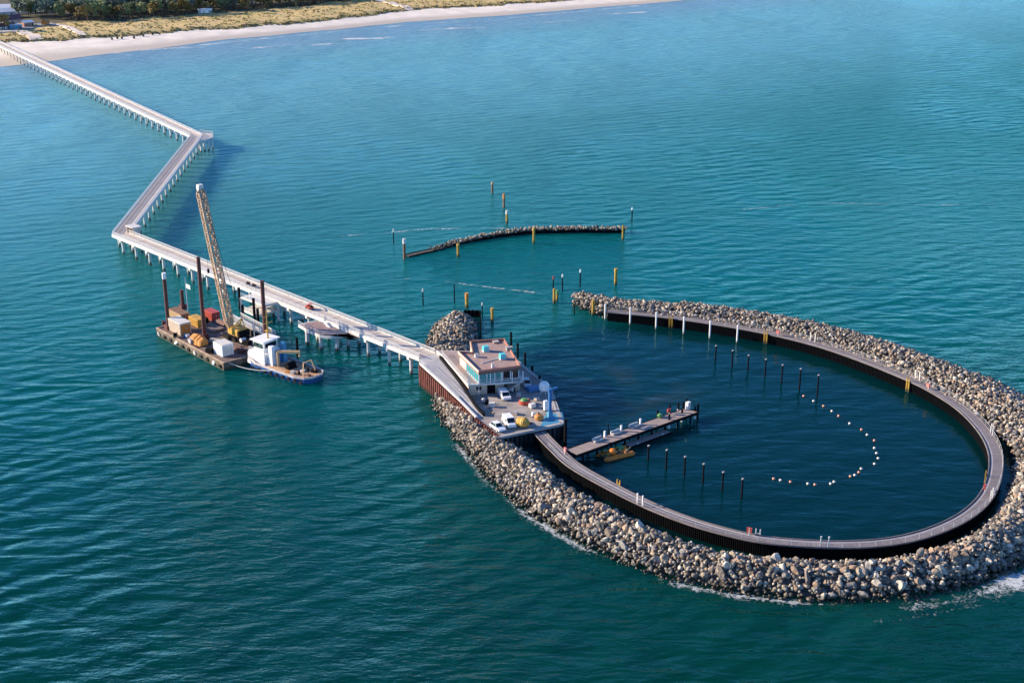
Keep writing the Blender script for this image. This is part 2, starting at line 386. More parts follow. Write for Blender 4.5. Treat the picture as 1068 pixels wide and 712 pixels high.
# ------------------------------------------------------------------ sun and sky
SUN = Vector((-.965, .17, .36)).normalized()
EL = math.asin(SUN.z); AZ = math.atan2(SUN.x, SUN.y)
ld = bpy.data.lights.new('sun', 'SUN'); ld.energy = 4.9; ld.angle = math.radians(.5); ld.color = (1, .82, .61)
lo = bpy.data.objects.new('sun', ld); COL.objects.link(lo); lo.rotation_euler = SUN.to_track_quat('Z', 'Y').to_euler(); lo.location = (-200, 100, 300)
w = bpy.data.worlds.new('World'); sc.world = w; w.use_nodes = True
sky = w.node_tree.nodes.new('ShaderNodeTexSky'); sky.sky_type = 'NISHITA'; sky.sun_disc = False
sky.air_density = .75; sky.dust_density = 0; sky.ozone_density = 7; sky.altitude = 0; sky.sun_elevation = EL; sky.sun_rotation = AZ % (2*math.pi)
bg = w.node_tree.nodes['Background']; bg.inputs['Strength'].default_value = .13
w.node_tree.links.new(sky.outputs[0], bg.inputs['Color'])
sc.view_settings.view_transform = 'Standard'; sc.view_settings.look = 'None'; sc.view_settings.gamma = 1
sc.view_settings.use_curve_mapping = False; sc.view_settings.exposure = 1.13

# ------------------------------------------------------------------ sea
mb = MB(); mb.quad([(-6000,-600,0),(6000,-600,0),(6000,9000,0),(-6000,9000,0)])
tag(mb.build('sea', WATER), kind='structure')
mb = MB(); mb.quad([(-6000,-600,-6),(6000,-600,-6),(6000,9000,-6),(-6000,9000,-6)])
tag(mb.build('sea_bed', m_core), kind='structure')
# ------------------------------------------------------------------ land
def ico(sub):
    import bmesh
    bm = bmesh.new(); bmesh.ops.create_icosphere(bm, subdivisions=sub, radius=1.0)
    bm.verts.ensure_lookup_table(); V = np.array([v.co[:] for v in bm.verts]); Fc = np.array([[v.index for v in f.verts] for f in bm.faces]); bm.free(); return V, Fc
def vnoise(x, y, s):                         # cheap smooth noise
    return (math.sin(x*s*1.3+1.7)+math.sin(y*s*1.7+.3)+math.sin((x+y)*s*.9+4.1)+math.sin((x-1.6*y)*s*.7+2.2))/4
O = np.array((-324.5, 860.8)); TD = np.array((.753, .656)); TD = TD/np.linalg.norm(TD); ND = np.array((-TD[1], TD[0]))
def td(p): q = np.array(p)-O; return float(q@TD), float(q@ND)
def wp(t, d): q = O + TD*t + ND*d; return float(q[0]), float(q[1])
def prof(px, z): a = sorted(td(at(x, y, z)) for x, y in px); return [p[0] for p in a], [p[1] for p in a]
S_t, S_d = prof([(0,70),(60,63),(100,57.5),(156,51.3),(194,46.8),(231,41.6),(298,35.4),(340,31.5),(425,23),(528,16),(621,8),(696,2)], 0)
D_t, D_d = prof([(0,44.5),(60,42),(105,39.3),(200,32),(294,26),(387,16),(425,10.5),(528,5),(598,0)], 3)
F_t, F_d = prof([(0,33),(63,25),(106,23.5),(165,19.5),(212,15.5),(298,9),(373,1)], 4)
shore = lambda t: float(np.interp(t, S_t, S_d)); dune = lambda t: float(np.interp(t, D_t, D_d)); forest = lambda t: float(np.interp(t, F_t, F_d))
def land_z(t, d):
    a, b, c = shore(t), dune(t), max(forest(t), dune(t)+20)
    if d < a: return (d-a)*.06
    if d < b: return 2.6*((d-a)/(b-a))**.8
    x = min(1, (d-b)/12); z = 2.6 + 1.9*x*(2-x)
    return z + 1.0*x*(vnoise(*wp(t,d), .12)+.5*vnoise(*wp(t,d), .31))*min(1, max(0, (c+30-d)/30))
TS = np.arange(-500, 1700, 6.0)
def sheet(name, rows, mat, kind='structure', label=None):
    mb = MB(); R_ = len(rows)
    for t in TS:
        for r in rows:
            d = r(t); x, y = wp(t, d); mb.v.append((x, y, land_z(t, d)))
    for i in range(len(TS)-1):
        for j in range(R_-1):
            mb.f.append((i*R_+j, (i+1)*R_+j, (i+1)*R_+j+1, i*R_+j+1)); mb.m.append(0)
    o = mb.build(name, mat, smooth=True); tag(o, label, kind=kind); return o
jit = lambda t: 3.5*vnoise(t, 0, .11)+2.5*vnoise(t, 9, .37)
lerp = lambda f, g, k: (lambda t: f(t)*(1-k)+g(t)*k)
sj = lambda t: shore(t)+2.5*vnoise(t, 3, .09); dj = lambda t: dune(t)+jit(t); fj = lambda t: max(forest(t), dune(t)+20)+jit(t+50)
sheet('beach', [lambda t: sj(t)-40, sj]+[lerp(sj, dj, k) for k in (.15,.35,.55,.8,1)], m_sand)
def grass_mat(name, c):
    m = bpy.data.materials.new(name); m.use_nodes = True; nt = m.node_tree; L = nt.links.new; b = nt.nodes['Principled BSDF']; b.inputs['Roughness'].default_value = .95
    g = nt.nodes.new('ShaderNodeNewGeometry'); prev = None
    for sc_, a, b_ in ((.035, .42, .6), (.16, .45, .62)):
        n = nt.nodes.new('ShaderNodeTexNoise'); n.inputs['Scale'].default_value = sc_; n.inputs['Detail'].default_value = 6; L(g.outputs['Position'], n.inputs['Vector'])
        r = nt.nodes.new('ShaderNodeMapRange'); r.inputs[1].default_value = a; r.inputs[2].default_value = b_; L(n.outputs['Fac'], r.inputs[0])
        mx = nt.nodes.new('ShaderNodeMix'); mx.data_type = 'RGBA'; L(r.outputs[0], mx.inputs[0])
        if prev is None: mx.inputs[6].default_value = (*c[0],1)
        else: L(prev, mx.inputs[6])
        mx.inputs[7].default_value = (*c[1 if prev is None else 2],1); prev = mx.outputs[2]
    L(prev, b.inputs['Base Color']); return m
m_dune = grass_mat('dune_grass', ((.48,.365,.14), (.35,.285,.10), (.54,.38,.17)))
m_ffl = grass_mat('forest_floor', ((.06,.055,.025), (.04,.045,.02), (.10,.08,.04)))
sheet('dunes', [dj]+[(lambda k: (lambda t: dj(t)+(fj(t)-dj(t))*k))(k) for k in np.linspace(.06, 1, 12)], m_dune)
sheet('forest_floor', [fj]+[(lambda k: (lambda t: fj(t)+k))(k) for k in (6,15,30,60,120,300,1200,7000)], m_ffl)
# marram tufts: dark seaward edge of the dunes and scattered clumps
mb = MB()
for _ in range(4200):
    t = R.uniform(-60, 720); k = R.random()
    lo_, hi_ = dj(t), fj(t)
    d = lo_ + (R.uniform(-1.5, 5) if k < .42 else R.uniform(2, max(6, hi_-lo_)))
    x, y = wp(t, d); z = land_z(t, d); h = R.uniform(.35, .95); s_ = R.uniform(.5, 1.3)
    mi = 1 if (k < .42 and R.random() < .4) else (2 if R.random() < .4 else 0)
    for q in range(3):
        a = R.uniform(0, 6.28); dx, dy = math.cos(a)*s_, math.sin(a)*s_; b = R.uniform(0, 6.28)
        mb.quad([(x-dx,y-dy,z-.2),(x+dx,y+dy,z-.2),(x+dx*.7+.3*math.cos(b),y+dy*.7+.3*math.sin(b),z+h),(x-dx*.5,y-dy*.5,z+h*.8)], mi)
tag(mb.build('marram_grass', [M('straw_grass',(.54,.41,.16),.95,.2,.5), M('dark_heather',(.19,.13,.075),.95,.2,.5), M('green_grass',(.36,.31,.11),.95,.2,.5)]), 'yellow and olive dune grass in tufts behind the white beach', kind='stuff')
# tracks
def track(px, wd, mat, name, z=3.5):
    c = catmull([at(x, y, z) for x, y in px], 4); a, b = offset(c, wd/2), offset(c, -wd/2); mb = MB(); n = len(c); i0 = 0
    for p, q in zip(b, a):
        zz = max(land_z(*td(p)), land_z(*td(q)))+.35
        mb.v += [(*p, zz-1.2), (*p, zz), (*q, zz), (*q, zz-1.2)]
    for k in range(n-1):
        for j in range(3): mb.f.append((k*4+j, (k+1)*4+j, (k+1)*4+j+1, k*4+j+1)); mb.m.append(0)
    return tag(mb.build(name, mat, smooth=False), kind='structure')
track([(-14,36.5),(8,35.5),(22,35),(31,38),(38.5,41.8)], 9, m_path, 'beach_path')
track([(50,26.5),(64,28),(76,33),(86.5,38.4)], 6, m_path, 'dune_path')
track([(385,-1),(398,2.5),(412,6),(428,10)], 7, m_path, 'dune_path')
track([(-20,33),(4,32),(20,31.5),(40,28),(58,27)], 16, m_road, 'parking_lot')

# trees of the coastal wood: five kinds of crown, each tree a thing of its own
m_trunk = M('pine_bark', (.16,.085,.05), .9, .25, 1)
def leaf(name, c1, c2):
    m = bpy.data.materials.new(name); m.use_nodes = True; nt = m.node_tree; b = nt.nodes['Principled BSDF']; b.inputs['Roughness'].default_value = .8
    g = nt.nodes.new('ShaderNodeNewGeometry'); mx = nt.nodes.new('ShaderNodeMix'); mx.data_type = 'RGBA'
    mx.inputs[6].default_value = (*c1,1); mx.inputs[7].default_value = (*c2,1)
    nt.links.new(g.outputs['Random Per Island'], mx.inputs[0]); nt.links.new(mx.outputs[2], b.inputs['Base Color']); return m
KIND = [('pine_tree', leaf('pine_needles',(.11,.16,.07),(.27,.31,.13)), 13, 'dark green pine'), ('pine_tree', leaf('olive_needles',(.18,.21,.07),(.36,.35,.14)), 12, 'olive green pine'),
        ('birch_tree', leaf('autumn_leaves',(.17,.14,.04),(.30,.22,.08)), 10, 'yellowing leafy tree'), ('pine_tree', leaf('blue_needles',(.07,.12,.10),(.17,.22,.17)), 15, 'tall bluish dark pine'),
        ('bush', leaf('brown_leaves',(.10,.08,.035),(.22,.16,.08)), 5, 'low brownish bush')]
protos = []
for kn, (nm, lm, hh, desc) in enumerate(KIND):
    for v in range(2):
        root = thing(nm, '', '', (0,0,0))
        tr = MB(); zz = hh*.45; lean = R.uniform(-.4,.4)
        tr.cyl((0,0,-.6),(lean*.5,0,zz),.28,.2,7); tr.cyl((lean*.5,0,zz),(lean,.2,hh*.9),.2,.05,6)
        cl = []
        for q in range(9 if hh > 6 else 6):
            a = R.uniform(0,6.28); zc = hh*R.uniform(.38,.93) if hh > 6 else hh*R.uniform(.2,.8); rr = hh*.23*(1.25-abs(zc/hh-.55))*R.uniform(.5,1.1)
            c = (math.cos(a)*rr, math.sin(a)*rr, zc); cl.append((c, hh*R.uniform(.10,.17)))
            tr.cyl((lean*.5,0,zc*.8),c,.09,.03,5)
        cr = MB()
        for c, r in cl:
            for q in range(70):
                u = Vector((R.gauss(0,1),R.gauss(0,1),R.gauss(0,.8))).normalized()*r*R.uniform(.45,1.08); p = Vector(c)+u
                a = Vector((R.gauss(0,1),R.gauss(0,1),R.gauss(0,1))).normalized(); b = a.orthogonal().normalized(); s_ = R.uniform(.28,.6)
                cr.quad([p-a*s_-b*s_*.6, p+a*s_-b*s_*.5, p+a*s_*.7+b*s_*.6, p-a*s_*.6+b*s_*.7])
        cr.build('crown', lm, root); tr.build('trunk', m_trunk, root); protos.append((root, kn))
used = set(); clear = [at(14,24,4), at(2,27,4), at(20,14,4), at(28,27,4), at(47,25,4), at(-14,20,4)]; hut_pos = at(214,15.5,4)
for row in range(10):
    t = -60.0
    while t < 640:
        t += R.uniform(6, 10.5)
        d = fj(t) + 3 + row*10 + R.uniform(-4, 4); x, y = wp(t, d)
        if any(math.hypot(x-c[0], y-c[1]) < 24 for c in clear) or math.hypot(x-hut_pos[0], y-hut_pos[1]) < 8: continue
        if t > F_t[-1]+70 : continue
        yy = y*CP - (4-H)*SP
        if x < -.40*y-12 or (row > 5 and x > -250): continue
        kn = (4 if R.random() < .75 else 2) if row == 0 else R.choice((0,1,1,2,3) if row < 3 else (0,3,3,1))
        c = [p for p in protos if p[1] == kn]; r0, _ = R.choice(c)
        if r0.name in used: root = copy_tree(r0)
        else: used.add(r0.name); root = r0
        root.location = (x, y, land_z(t, d)); root.rotation_euler = (0,0,R.uniform(0,6.28)); s_ = R.uniform(.75, 1.2); root.scale = (s_*1.15, s_*1.15, s_)
        des = KIND[kn][3]; edge = ('along the front edge of the coastal wood', 'in the front rows of the coastal wood', 'deep in the coastal wood')[0 if row == 0 else 1 if row < 3 else 2]
        tag(root, des+' '+edge+' above the dunes', 'bush' if kn == 4 else 'tree', des+'s '+edge)
# the same wood going on beyond the right edge of the view
mb = MB(); cr0 = next(c for r0, kn in protos if kn == 0 for c in r0.children if c.name.startswith('crown')).data
cv = np.array([v.co[:] for v in cr0.vertices]); cf = [tuple(p.vertices) for p in cr0.polygons]
t = F_t[-1]+76
while t < 1250:
    for row in range(2):
        d = fj(t)+6+row*14+R.uniform(-5,5); x, y = wp(t, d); a = R.uniform(0,6.28); s_ = R.uniform(.85,1.3); i = len(mb.v)
        mb.v += [(x+s_*(p[0]*math.cos(a)-p[1]*math.sin(a)), y+s_*(p[0]*math.sin(a)+p[1]*math.cos(a)), 4+s_*p[2]) for p in cv]; mb.f += [tuple(i+k for k in f) for f in cf]; mb.m += [0]*len(cf)
    t += 8
tag(mb.build('wood', KIND[1][1]), 'olive green coastal wood continuing to the right behind the dunes', 'wood', kind='stuff')
for r0, kn in protos:
    if r0.name not in used:
        for c in list(r0.children): bpy.data.objects.remove(c)
        bpy.data.objects.remove(r0)

# beach houses at the upper left
def house(px, py, L_, W_, h, rh, wall, roof, rz, name, label, cat='building', flat=False, nwin=4):
    p = at(px, py, 4.5); rt = thing(name, label, cat, (p[0], p[1], land_z(*td(p))), rz)
    wl = MB(); wl.box((0,0,-1), (L_, W_, h+1))
    if not flat: wl.f += []; 
    rf = MB()
    if flat:
        rf.box((0,0,h), (L_+.8, W_+.8, .45))
    else:
        e = .6
        for sx in (1,):
            A = [(-L_/2-e,-W_/2-e,h-.1),(L_/2+e,-W_/2-e,h-.1),(L_/2+e,0,h+rh),(-L_/2-e,0,h+rh)]
            B = [(L_/2+e,W_/2+e,h-.1),(-L_/2-e,W_/2+e,h-.1),(-L_/2-e,0,h+rh),(L_/2+e,0,h+rh)]
            for Q in (A, B):
                rf.quad(Q); rf.quad([(x,y,z-.25) for x,y,z in reversed(Q)])
        for sgn in (-1, 1):
            wl.quad([(sgn*L_/2,-W_/2,h),(sgn*L_/2,W_/2,h),(sgn*L_/2,0,h+rh-.15)][::sgn])
    wl.build('wall', wall, rt); rf.build('roof', roof, rt)
    for k in range(nwin):
        x = -L_/2 + L_*(k+.5)/nwin
        wn = MB(); wn.box((x, -W_/2-.03, h*.35), (1.3, .12, h*.42)); fr = wn.build('window', m_white, rt)
        pn = MB(); pn.box((x, -W_/2-.10, h*.35+.12), (1.06, .06, h*.42-.24)); pn.build('pane', m_dglass, fr)
    dr = MB(); dr.box((L_/2-1.0, -W_/2-.04, 0), (.95, .1, 2.05)); dr.build('door', m_dark, rt)
    return rt
m_wroof = M('white_roof_sheet', (.78,.78,.78), .6, .05, .2); m_proof = M('dark_red_roof_tile', (.17,.07,.08), .7, .2, .3); m_groof = M('blue_grey_roof', (.34,.40,.46), .6, .12, .2)
SR = math.atan2(TD[1], TD[0])
house(18, 14, 30, 13, 5, 2.6, m_white, m_wroof, SR-.35, 'beach_house', 'long white house with white gable roof, rearmost of the beach buildings', nwin=7)
house(-2, 19, 24, 12, 5, 2.4, m_offw, m_wroof, SR-.1, 'beach_house', 'white building with grey roof cut by the left edge of the photo')
house(11, 25, 15, 9, 3.6, 3, m_beige, m_proof, SR, 'beach_house', 'small house with dark red gable roof between white beach buildings', nwin=3)
house(3, 31, 17, 8, 3.2, 1.9, m_white, m_proof, SR+.05, 'beach_house', 'low white house with red brown roof beside the parking lot', nwin=4)
house(15, 30.5, 9, 7, 3.6, .4, m_bluel, m_groof, SR, 'kiosk', 'pale blue flat kiosk beside the parking lot and the low white house', 'kiosk', True, 2)
house(28, 28, 8, 6, 3, 1.2, m_parap, m_wroof, SR+.2, 'kiosk', 'small hut with white roof and brown walls in front of the bushes', 'kiosk', False, 2)
house(47.5, 26.5, 7, 4, 3.4, 1.2, m_orange, m_orange, SR+.9, 'kiosk', 'small orange hut at the edge of the bushes by the sandy track', 'kiosk', False, 1)
house(214, 14.5, 10, 5, 3, .3, m_white, m_wroof, SR, 'shed', 'small white shed at the edge of the wood right of the pier', 'shed', True, 2)
# hooded beach chairs on the sand
def beach_chair(px, py, label, m):
    p = at(px, py, 2.0); rt = thing('beach_chair', label, 'beach chair', (p[0], p[1], land_z(*td(p))), R.uniform(0, 6.28), 'dark chairs in a loose row on the beach')
    a = MB(); a.box((0,.25,.2),(1.3,.5,.5)); a.box((0,-.05,.2),(1.3,.7,.28)); a.build('seat', m, rt)
    b = MB(); b.box((0,.45,.55),(1.3,.16,1.1)); b.box((-.6,.1,.6),(.1,.75,.95)); b.box((.6,.1,.6),(.1,.75,.95)); b.box((0,.1,1.55),(1.34,.9,.12)); b.build('hood', m, rt)
m_bc = M('dark_wicker', (.07,.055,.06), .9, .2, 2)
for px, py in ((117,42.2),(122.6,41.4),(127.2,41.2),(139.8,40.8),(149.6,39),(159.4,37.6),(166.8,37.2)):
    beach_chair(px, py, 'small dark hooded chair in the loose row on the white sand', m_bc)
for i, px in enumerate((113.5, 116, 119.5, 123.5, 127)):
    p = at(px, 44.3, 2.0); z = land_z(*td(p)); q = MB(); q.cyl((0,0,-.3),(0,0,3.4),.12,.12,6); q.box((0,0,3.4),(.3,.3,.1))
    tag(q.build('wooden_pole', m_offw, loc=(p[0],p[1],z)), 'slim pale pole standing on the sand by the dark beach chairs', 'pole', 'pale poles on the beach')

# ------------------------------------------------------------------ pier
PZ = 5.5; PW = 5.0
pA, pB, pC, pD = at(8,50,PZ), at(205,142,PZ), at(126,244,PZ), at(446,371,PZ)
dA = np.array(pA)-np.array(pB); dA = dA/np.linalg.norm(dA); pS = tuple(np.array(pA)+dA*95)
line = [pS, pB, pC, pD]
pier = thing('pier', 'long white zigzag pier on concrete piles from the beach to the harbour island', 'pier', (pC[0], pC[1], 0))
Lf, Rt = offset(line, PW/2), offset(line, -PW/2)
# travelling from the shore outwards; Lf is the left hand
mb = MB(); mb.strip(Lf, Rt, PZ, PZ)
mb.f = [tuple(reversed(f)) for f in mb.f] if False else mb.f
mb.build('deck', m_deck, pier, world=True)
mb = MB()
for o_ in (-1.15, -.55, .75):
    a_, b_ = offset(line, o_+.09), offset(line, o_-.09)
    for k in range(3): mb.quad([(*a_[k],PZ+.006),(*b_[k],PZ+.006),(*b_[k+1],PZ+.006),(*a_[k+1],PZ+.006)])
mb.build('dark_strip', m_brownpost, pier, world=True)  # thin dark brown strips running along the deck
JO = []   # expansion joints, one above every bent
mb = MB()
for a, b in ((Lf, 1), (Rt, -1)):
    o2 = offset(line, b*(PW/2+.22))
    for k in range(3):
        q = [(*a[k],PZ-.75),(*a[k+1],PZ-.75),(*a[k+1],PZ+.14),(*a[k],PZ+.14)]; p = [(*o2[k],PZ-.75),(*o2[k+1],PZ-.75),(*o2[k+1],PZ+.14),(*o2[k],PZ+.14)]
        mb.quad(p); mb.quad(q); mb.quad([q[3],q[2],p[2],p[3]]); mb.quad([q[0],q[1],p[1],p[0]])
mb.quad([(*Lf[0],PZ-.4),(*Lf[1],PZ-.4),(*Rt[1],PZ-.4),(*Rt[0],PZ-.4)])
for k in (1,2): mb.quad([(*Lf[k],PZ-.4),(*Lf[k+1],PZ-.4),(*Rt[k+1],PZ-.4),(*Rt[k],PZ-.4)])
mb.build('edge_beam', m_conc, pier, world=True)
for sgn, ln in ((1, offset(line, PW/2-.02)), (-1, offset(line, -PW/2+.02))):
    mb = MB(); rail(mb, ln, PZ, 1.1, 2.2, .08, (1.0,.8,.6,.4,.2), .06); mb.build('railing', m_galv, pier, world=True)
bents = []
for a, b in ((pD,pC),(pC,pB),(pB,pS)):
    a, b = np.array(a), np.array(b); l = np.linalg.norm(b-a); u = (b-a)/l; n = np.array((-u[1],u[0])); k = max(1, round(l/8.7))
    for i in range(k):
        if a is pD and i == 0: continue
        c = a+u*(l*(i+.5)/k)
        bents.append((c, u, n))
rest = MB(); cap = MB(); cnt = 0
for c, u, n in bents:
    t_, d_ = td(c)
    zb = min(-3, land_z(t_, d_)-1) if d_ < shore(t_)+5 else land_z(t_, d_)-.5
    cap.beam((*(c-n*2.75),PZ-1.12),(*(c+n*2.75),PZ-1.12),.9,.75)
    for s_ in (-1.75, 1.75):
        p = c+n*s_
        if cnt < 98: mb = MB(); mb.cyl((*p,zb),(*p,PZ-1.5),.42,.42,10,caps=False); mb.build('pile', m_pile, pier, world=True, smooth=True); cnt += 1
        else: rest.cyl((*p,zb),(*p,PZ-1.5),.42,.42,8,caps=False)
tag(rest.build('piles', m_pile, pier, world=True, smooth=True), kind='stuff')
cap.build('cap_beam', m_conc, pier, world=True)
mb = MB()
for c, u, n in bents[::2]: mb.quad([(*(c-n*2.4-u*.07),PZ+.01),(*(c-n*2.4+u*.07),PZ+.01),(*(c+n*2.4+u*.07),PZ+.01),(*(c+n*2.4-u*.07),PZ+.01)])
mb.build('expansion_joint', m_dark, pier, world=True)
# resting platform at the first bend
ub = np.array(pB)-np.array(pA); ub = ub/np.linalg.norm(ub)
pl = [at(203,146,PZ), at(213,146,PZ), at(222.5,143,PZ), at(221,139.5,PZ), at(208,138,PZ), at(200,138.5,PZ)]
def deckplate(nm, poly, z, parent, th=.7, mat=m_deck, fm=m_conc):
    mb = MB(); mb.prism(poly, z-th, z-.03); mb.build('edge_beam', fm, parent, world=True)
    cx = sum(p[0] for p in poly)/len(poly); cy = sum(p[1] for p in poly)/len(poly)
    mb = MB(); pp = [(cx+(p[0]-cx)*.96, cy+(p[1]-cy)*.96, z) for p in poly]; mb.quad(pp, 0, [(p[0],p[1]) for p in pp]); mb.build('deck', mat, parent, world=True)
p1 = thing('pier_platform', 'white platform on many piles projecting from the first bend of the pier', 'platform', (*pB, 0))
deckplate('p', pl, PZ+.02, p1)
mb = MB(); rail(mb, pl[0:5], PZ, 1.1, 2, .08, (1.0,.7,.4), .05); mb.build('railing', m_galv, p1, world=True)
for px, py in ((205,146),(209,146.5),(213,146),(217,145),(221,143.5),(212,142.5),(217,141.5)):
    p = at(px, py-.6, PZ); mb = MB(); mb.cyl((*p,-3),(*p,PZ-.7),.4,.4,10); mb.build('pile', m_pile, p1, world=True, smooth=True)
# shelter at the second bend
p = at(139.5,243,PZ); sh = thing('shelter', 'small cream shelter on the pier at its second bend', 'shelter', (*p,PZ), -.82)
mb = MB(); mb.box((0,1.3,0),(4,.15,2.2)); mb.box((-2,0,0),(.15,2.6,2.2)); mb.box((2,0,0),(.15,2.6,2.2)); mb.build('wall', m_beige, sh)
mb = MB(); mb.box((0,0,2.2),(4.8,3.4,.2)); mb.build('roof', m_offw, sh)
mb = MB(); mb.box((0,.8,.42),(3.4,.5,.08)); mb.box((-1.2,.8,0),(.1,.4,.42)); mb.box((1.2,.8,0),(.1,.4,.42)); mb.build('bench', m_tan, sh)
ps = [at(132,243,PZ), at(137,246.5,PZ), at(147,246,PZ), at(145,240,PZ), at(137,238.5,PZ)]
p2 = thing('pier_platform', 'cream corner platform carrying the shelter inside the second bend', 'platform', (*ps[2],0)); deckplate('q', ps, PZ-.01, p2)
for q in ps[1:4]: mb = MB(); mb.cyl((*q,-3),(*q,PZ-.7),.35,.35,8); mb.build('pile', m_pile, p2, world=True, smooth=True)
# lower viewing platform near the island
C_, D_ = np.array(pC), np.array(pD); u3 = (D_-C_)/np.linalg.norm(D_-C_); n3 = np.array((-u3[1],u3[0]))   # left of travel
edge = lambda t, o=PW/2+.3: tuple(C_+u3*t+(-n3)*o)
side = 1 if np.dot(np.array(at(340,350,4.5))-C_, n3) > 0 else -1
foot = lambda q: float(np.dot(np.array(q)-C_, u3))
E_ = lambda t: tuple(C_+u3*t+n3*side*(PW/2+.35))
tip = [at(311,338,4.6), at(321,344,4.6), at(333,349,4.6), at(346,350.5,4.6), at(362,349,4.6), at(376,347.5,4.6)]
poly = [E_(foot(tip[0])+.5)] + tip + [E_(foot(tip[-1])+3)]
vp = thing('viewing_platform', 'lower lens shaped platform with mauve boards beside the pier near the island', 'platform', (*tip[2],0))
m_mauve = plank_mat('mauve_boards', (.19,.13,.13), (.30,.21,.21), .3)
ar = sum(poly[i][0]*poly[(i+1)%len(poly)][1]-poly[(i+1)%len(poly)][0]*poly[i][1] for i in range(len(poly)))
deckplate('v', poly if ar > 0 else poly[::-1], 4.6, vp, .8, m_mauve)
mb = MB(); rail(mb, tip, 4.6, 1.0, 2, .07, (1.0,.5), .05); mb.build('railing', m_galv, vp, world=True)
for px, py in ((320,343),(334,348),(351,349),(331,340),(352,344)):
    q = at(px, py-1, 4.6); mb = MB(); mb.cyl((*q,-3),(*q,3.9),.55,.55,12); mb.build('pile', m_pile, vp, world=True, smooth=True)
q = np.array(E_(foot(tip[1])+.5)); mb = MB()
for k in range(5): mb.box((*(q+u3*(.4+k*.35)),4.6),(.35,1.6,.9-k*.18),math.atan2(u3[1],u3[0]))
mb.build('stair', m_galv, vp, world=True)
# landing stage in front of the barge
ls = thing('landing_stage', 'white two storey landing stage with dark fender piles behind the crane barge', 'landing stage', (*at(272,318,3),0))
up = [at(251,309,PZ), at(276,318,PZ), at(303,311,PZ), at(281,302,PZ)]
deckplate('u', up, PZ-.05, ls, .6, m_conc)
lw = [at(252,322,2.4), at(268,329,2.4), at(292,322,2.4), at(275,315,2.4)]; deckplate('l', lw, 2.4, ls, .6, m_conc)
for q in (up[0], up[1], up[3], tuple((np.array(up[1])+np.array(up[2]))/2)):
    mb = MB(); mb.beam((*q,-2),(*q,PZ-.5),.55,.55); mb.build('pillar', m_conc, ls, world=True)
for px, pt, pb in ((266.5,311,346),(280,308,327),(250.5,300,322),(254,318,336),(270,322,345)):
    q = at(px, pb, 0); mb = MB(); mb.cyl((*q,-3),(*q,ztop(pt,q[1])),.38,.38,10); mb.build('fender_pile', m_dark, ls, world=True, smooth=True)
mb = MB(); rail(mb, [up[0],up[1]], PZ, 1.0, 1.6, .07, (1.0,.5), .05); rail(mb, [lw[0],lw[1],lw[2]], 2.4, 1.0, 1.6, .07, (1.0,.5), .05); mb.build('railing', m_galv, ls, world=True)
mb = MB(); a, b = np.array(lw[2]), np.array(up[2])
for k in range(9): t = k/8; mb.box((*(a*(1-t)+b*t), 2.4+(PZ-2.5)*t-.2),(1.2,.5,.15),math.atan2(u3[1],u3[0]))
mb.build('stair', m_galv, ls, world=True)
# things on the pier deck
ru = math.atan2(u3[1], u3[0])
def cart(px, py, label):
    p = at(px, py, PZ); rt = thing('utility_cart', label, 'cart', (*p,PZ+.01), ru)
    mb = MB(); mb.box((0,0,.35),(2.2,1.2,.5)); mb.box((-.7,0,.85),(.6,1.1,.25)); mb.build('body', m_red, rt)
    mb = MB(); mb.box((.5,0,1.65),(1.1,1.2,.08)); [mb.box((x,y,.85),(.06,.06,.8)) for x in (.0,1.0) for y in (-.55,.55)]; mb.build('roof', m_pink, rt)
    mb = MB(); mb.box((.55,0,.85),(.5,1,.3)); mb.build('seat', m_black, rt)
    for x in (-.7,.7):
        for y in (-.62,.62): mb = MB(); mb.cyl((x,y-.09,.32),(x,y+.09,.32),.32,.32,10); mb.build('wheel', m_black, rt)
cart(323, 322.5, 'small red open utility cart standing on the pier by the mauve platform')
def bench(px, py, label, off=0.0):
    p = at(px, py, PZ); rt = thing('bench', label, 'bench', (*p,PZ+.01), ru, 'dark benches on the pier')
    mb = MB(); mb.box((0,0,.42),(1.8,.5,.08)); mb.build('seat', m_dark, rt); mb = MB(); mb.box((0,.25,.5),(1.8,.08,.5)); mb.build('backrest', m_dark, rt)
    for x in (-.7,.7): mb = MB(); mb.box((x,0,0),(.08,.45,.42)); mb.build('leg', m_galv, rt)
bench(258.5, 297.5, 'dark bench on the pier above the landing stage, nearer to the crane boom')
bench(264.5, 299.8, 'dark bench on the pier above the landing stage, nearer to the red brown spud')

# ------------------------------------------------------------------ crane barge
bL = np.array(at(163,342.5,2)); bF = np.array(at(233,379,2)); bu = (bF-bL)/np.linalg.norm(bF-bL); bn = np.array((-bu[1],bu[0]))
BL, BW = float(np.linalg.norm(bF-bL)), 15.0; brz = math.atan2(bu[1],bu[0]); bc = (bL+bF)/2+bn*BW/2
barge = thing('crane_barge', 'rust brown flat work barge with four tall spuds beside the pier', 'barge', (*bc,0), brz)
BD = 2.0
mb = MB(); mb.prism([(-BL/2,-BW/2),(BL/2,-BW/2),(BL/2,BW/2),(-BL/2,BW/2)], -.6, BD-.06); mb.build('hull', m_bargehull, barge)
mb = MB(); mb.box((0,0,BD-.05),(BL-.4,BW-.4,.06)); mb.build('deck', m_bargedeck, barge)
mb = MB()
for y in (-BW/2+.15, BW/2-.15): mb.box((0,y,BD),(BL,.3,.28))
for x in (-BL/2+.15, BL/2-.15): mb.box((x,0,BD),(.3,BW-.7,.28))
mb.build('coaming', M('rub_rail',(.38,.27,.2),.8,.3,.8), barge)
for k in range(11):
    mb = MB(); x = -BL/2+1.5+k*(BL-3)/10
    mb.cyl((x,-BW/2-.28,.9+R.uniform(-.15,.3)),(x,-BW/2-.02,.9),.55,.55,10); mb.build('tyre_fender', m_black if k%3 else m_offw, barge)
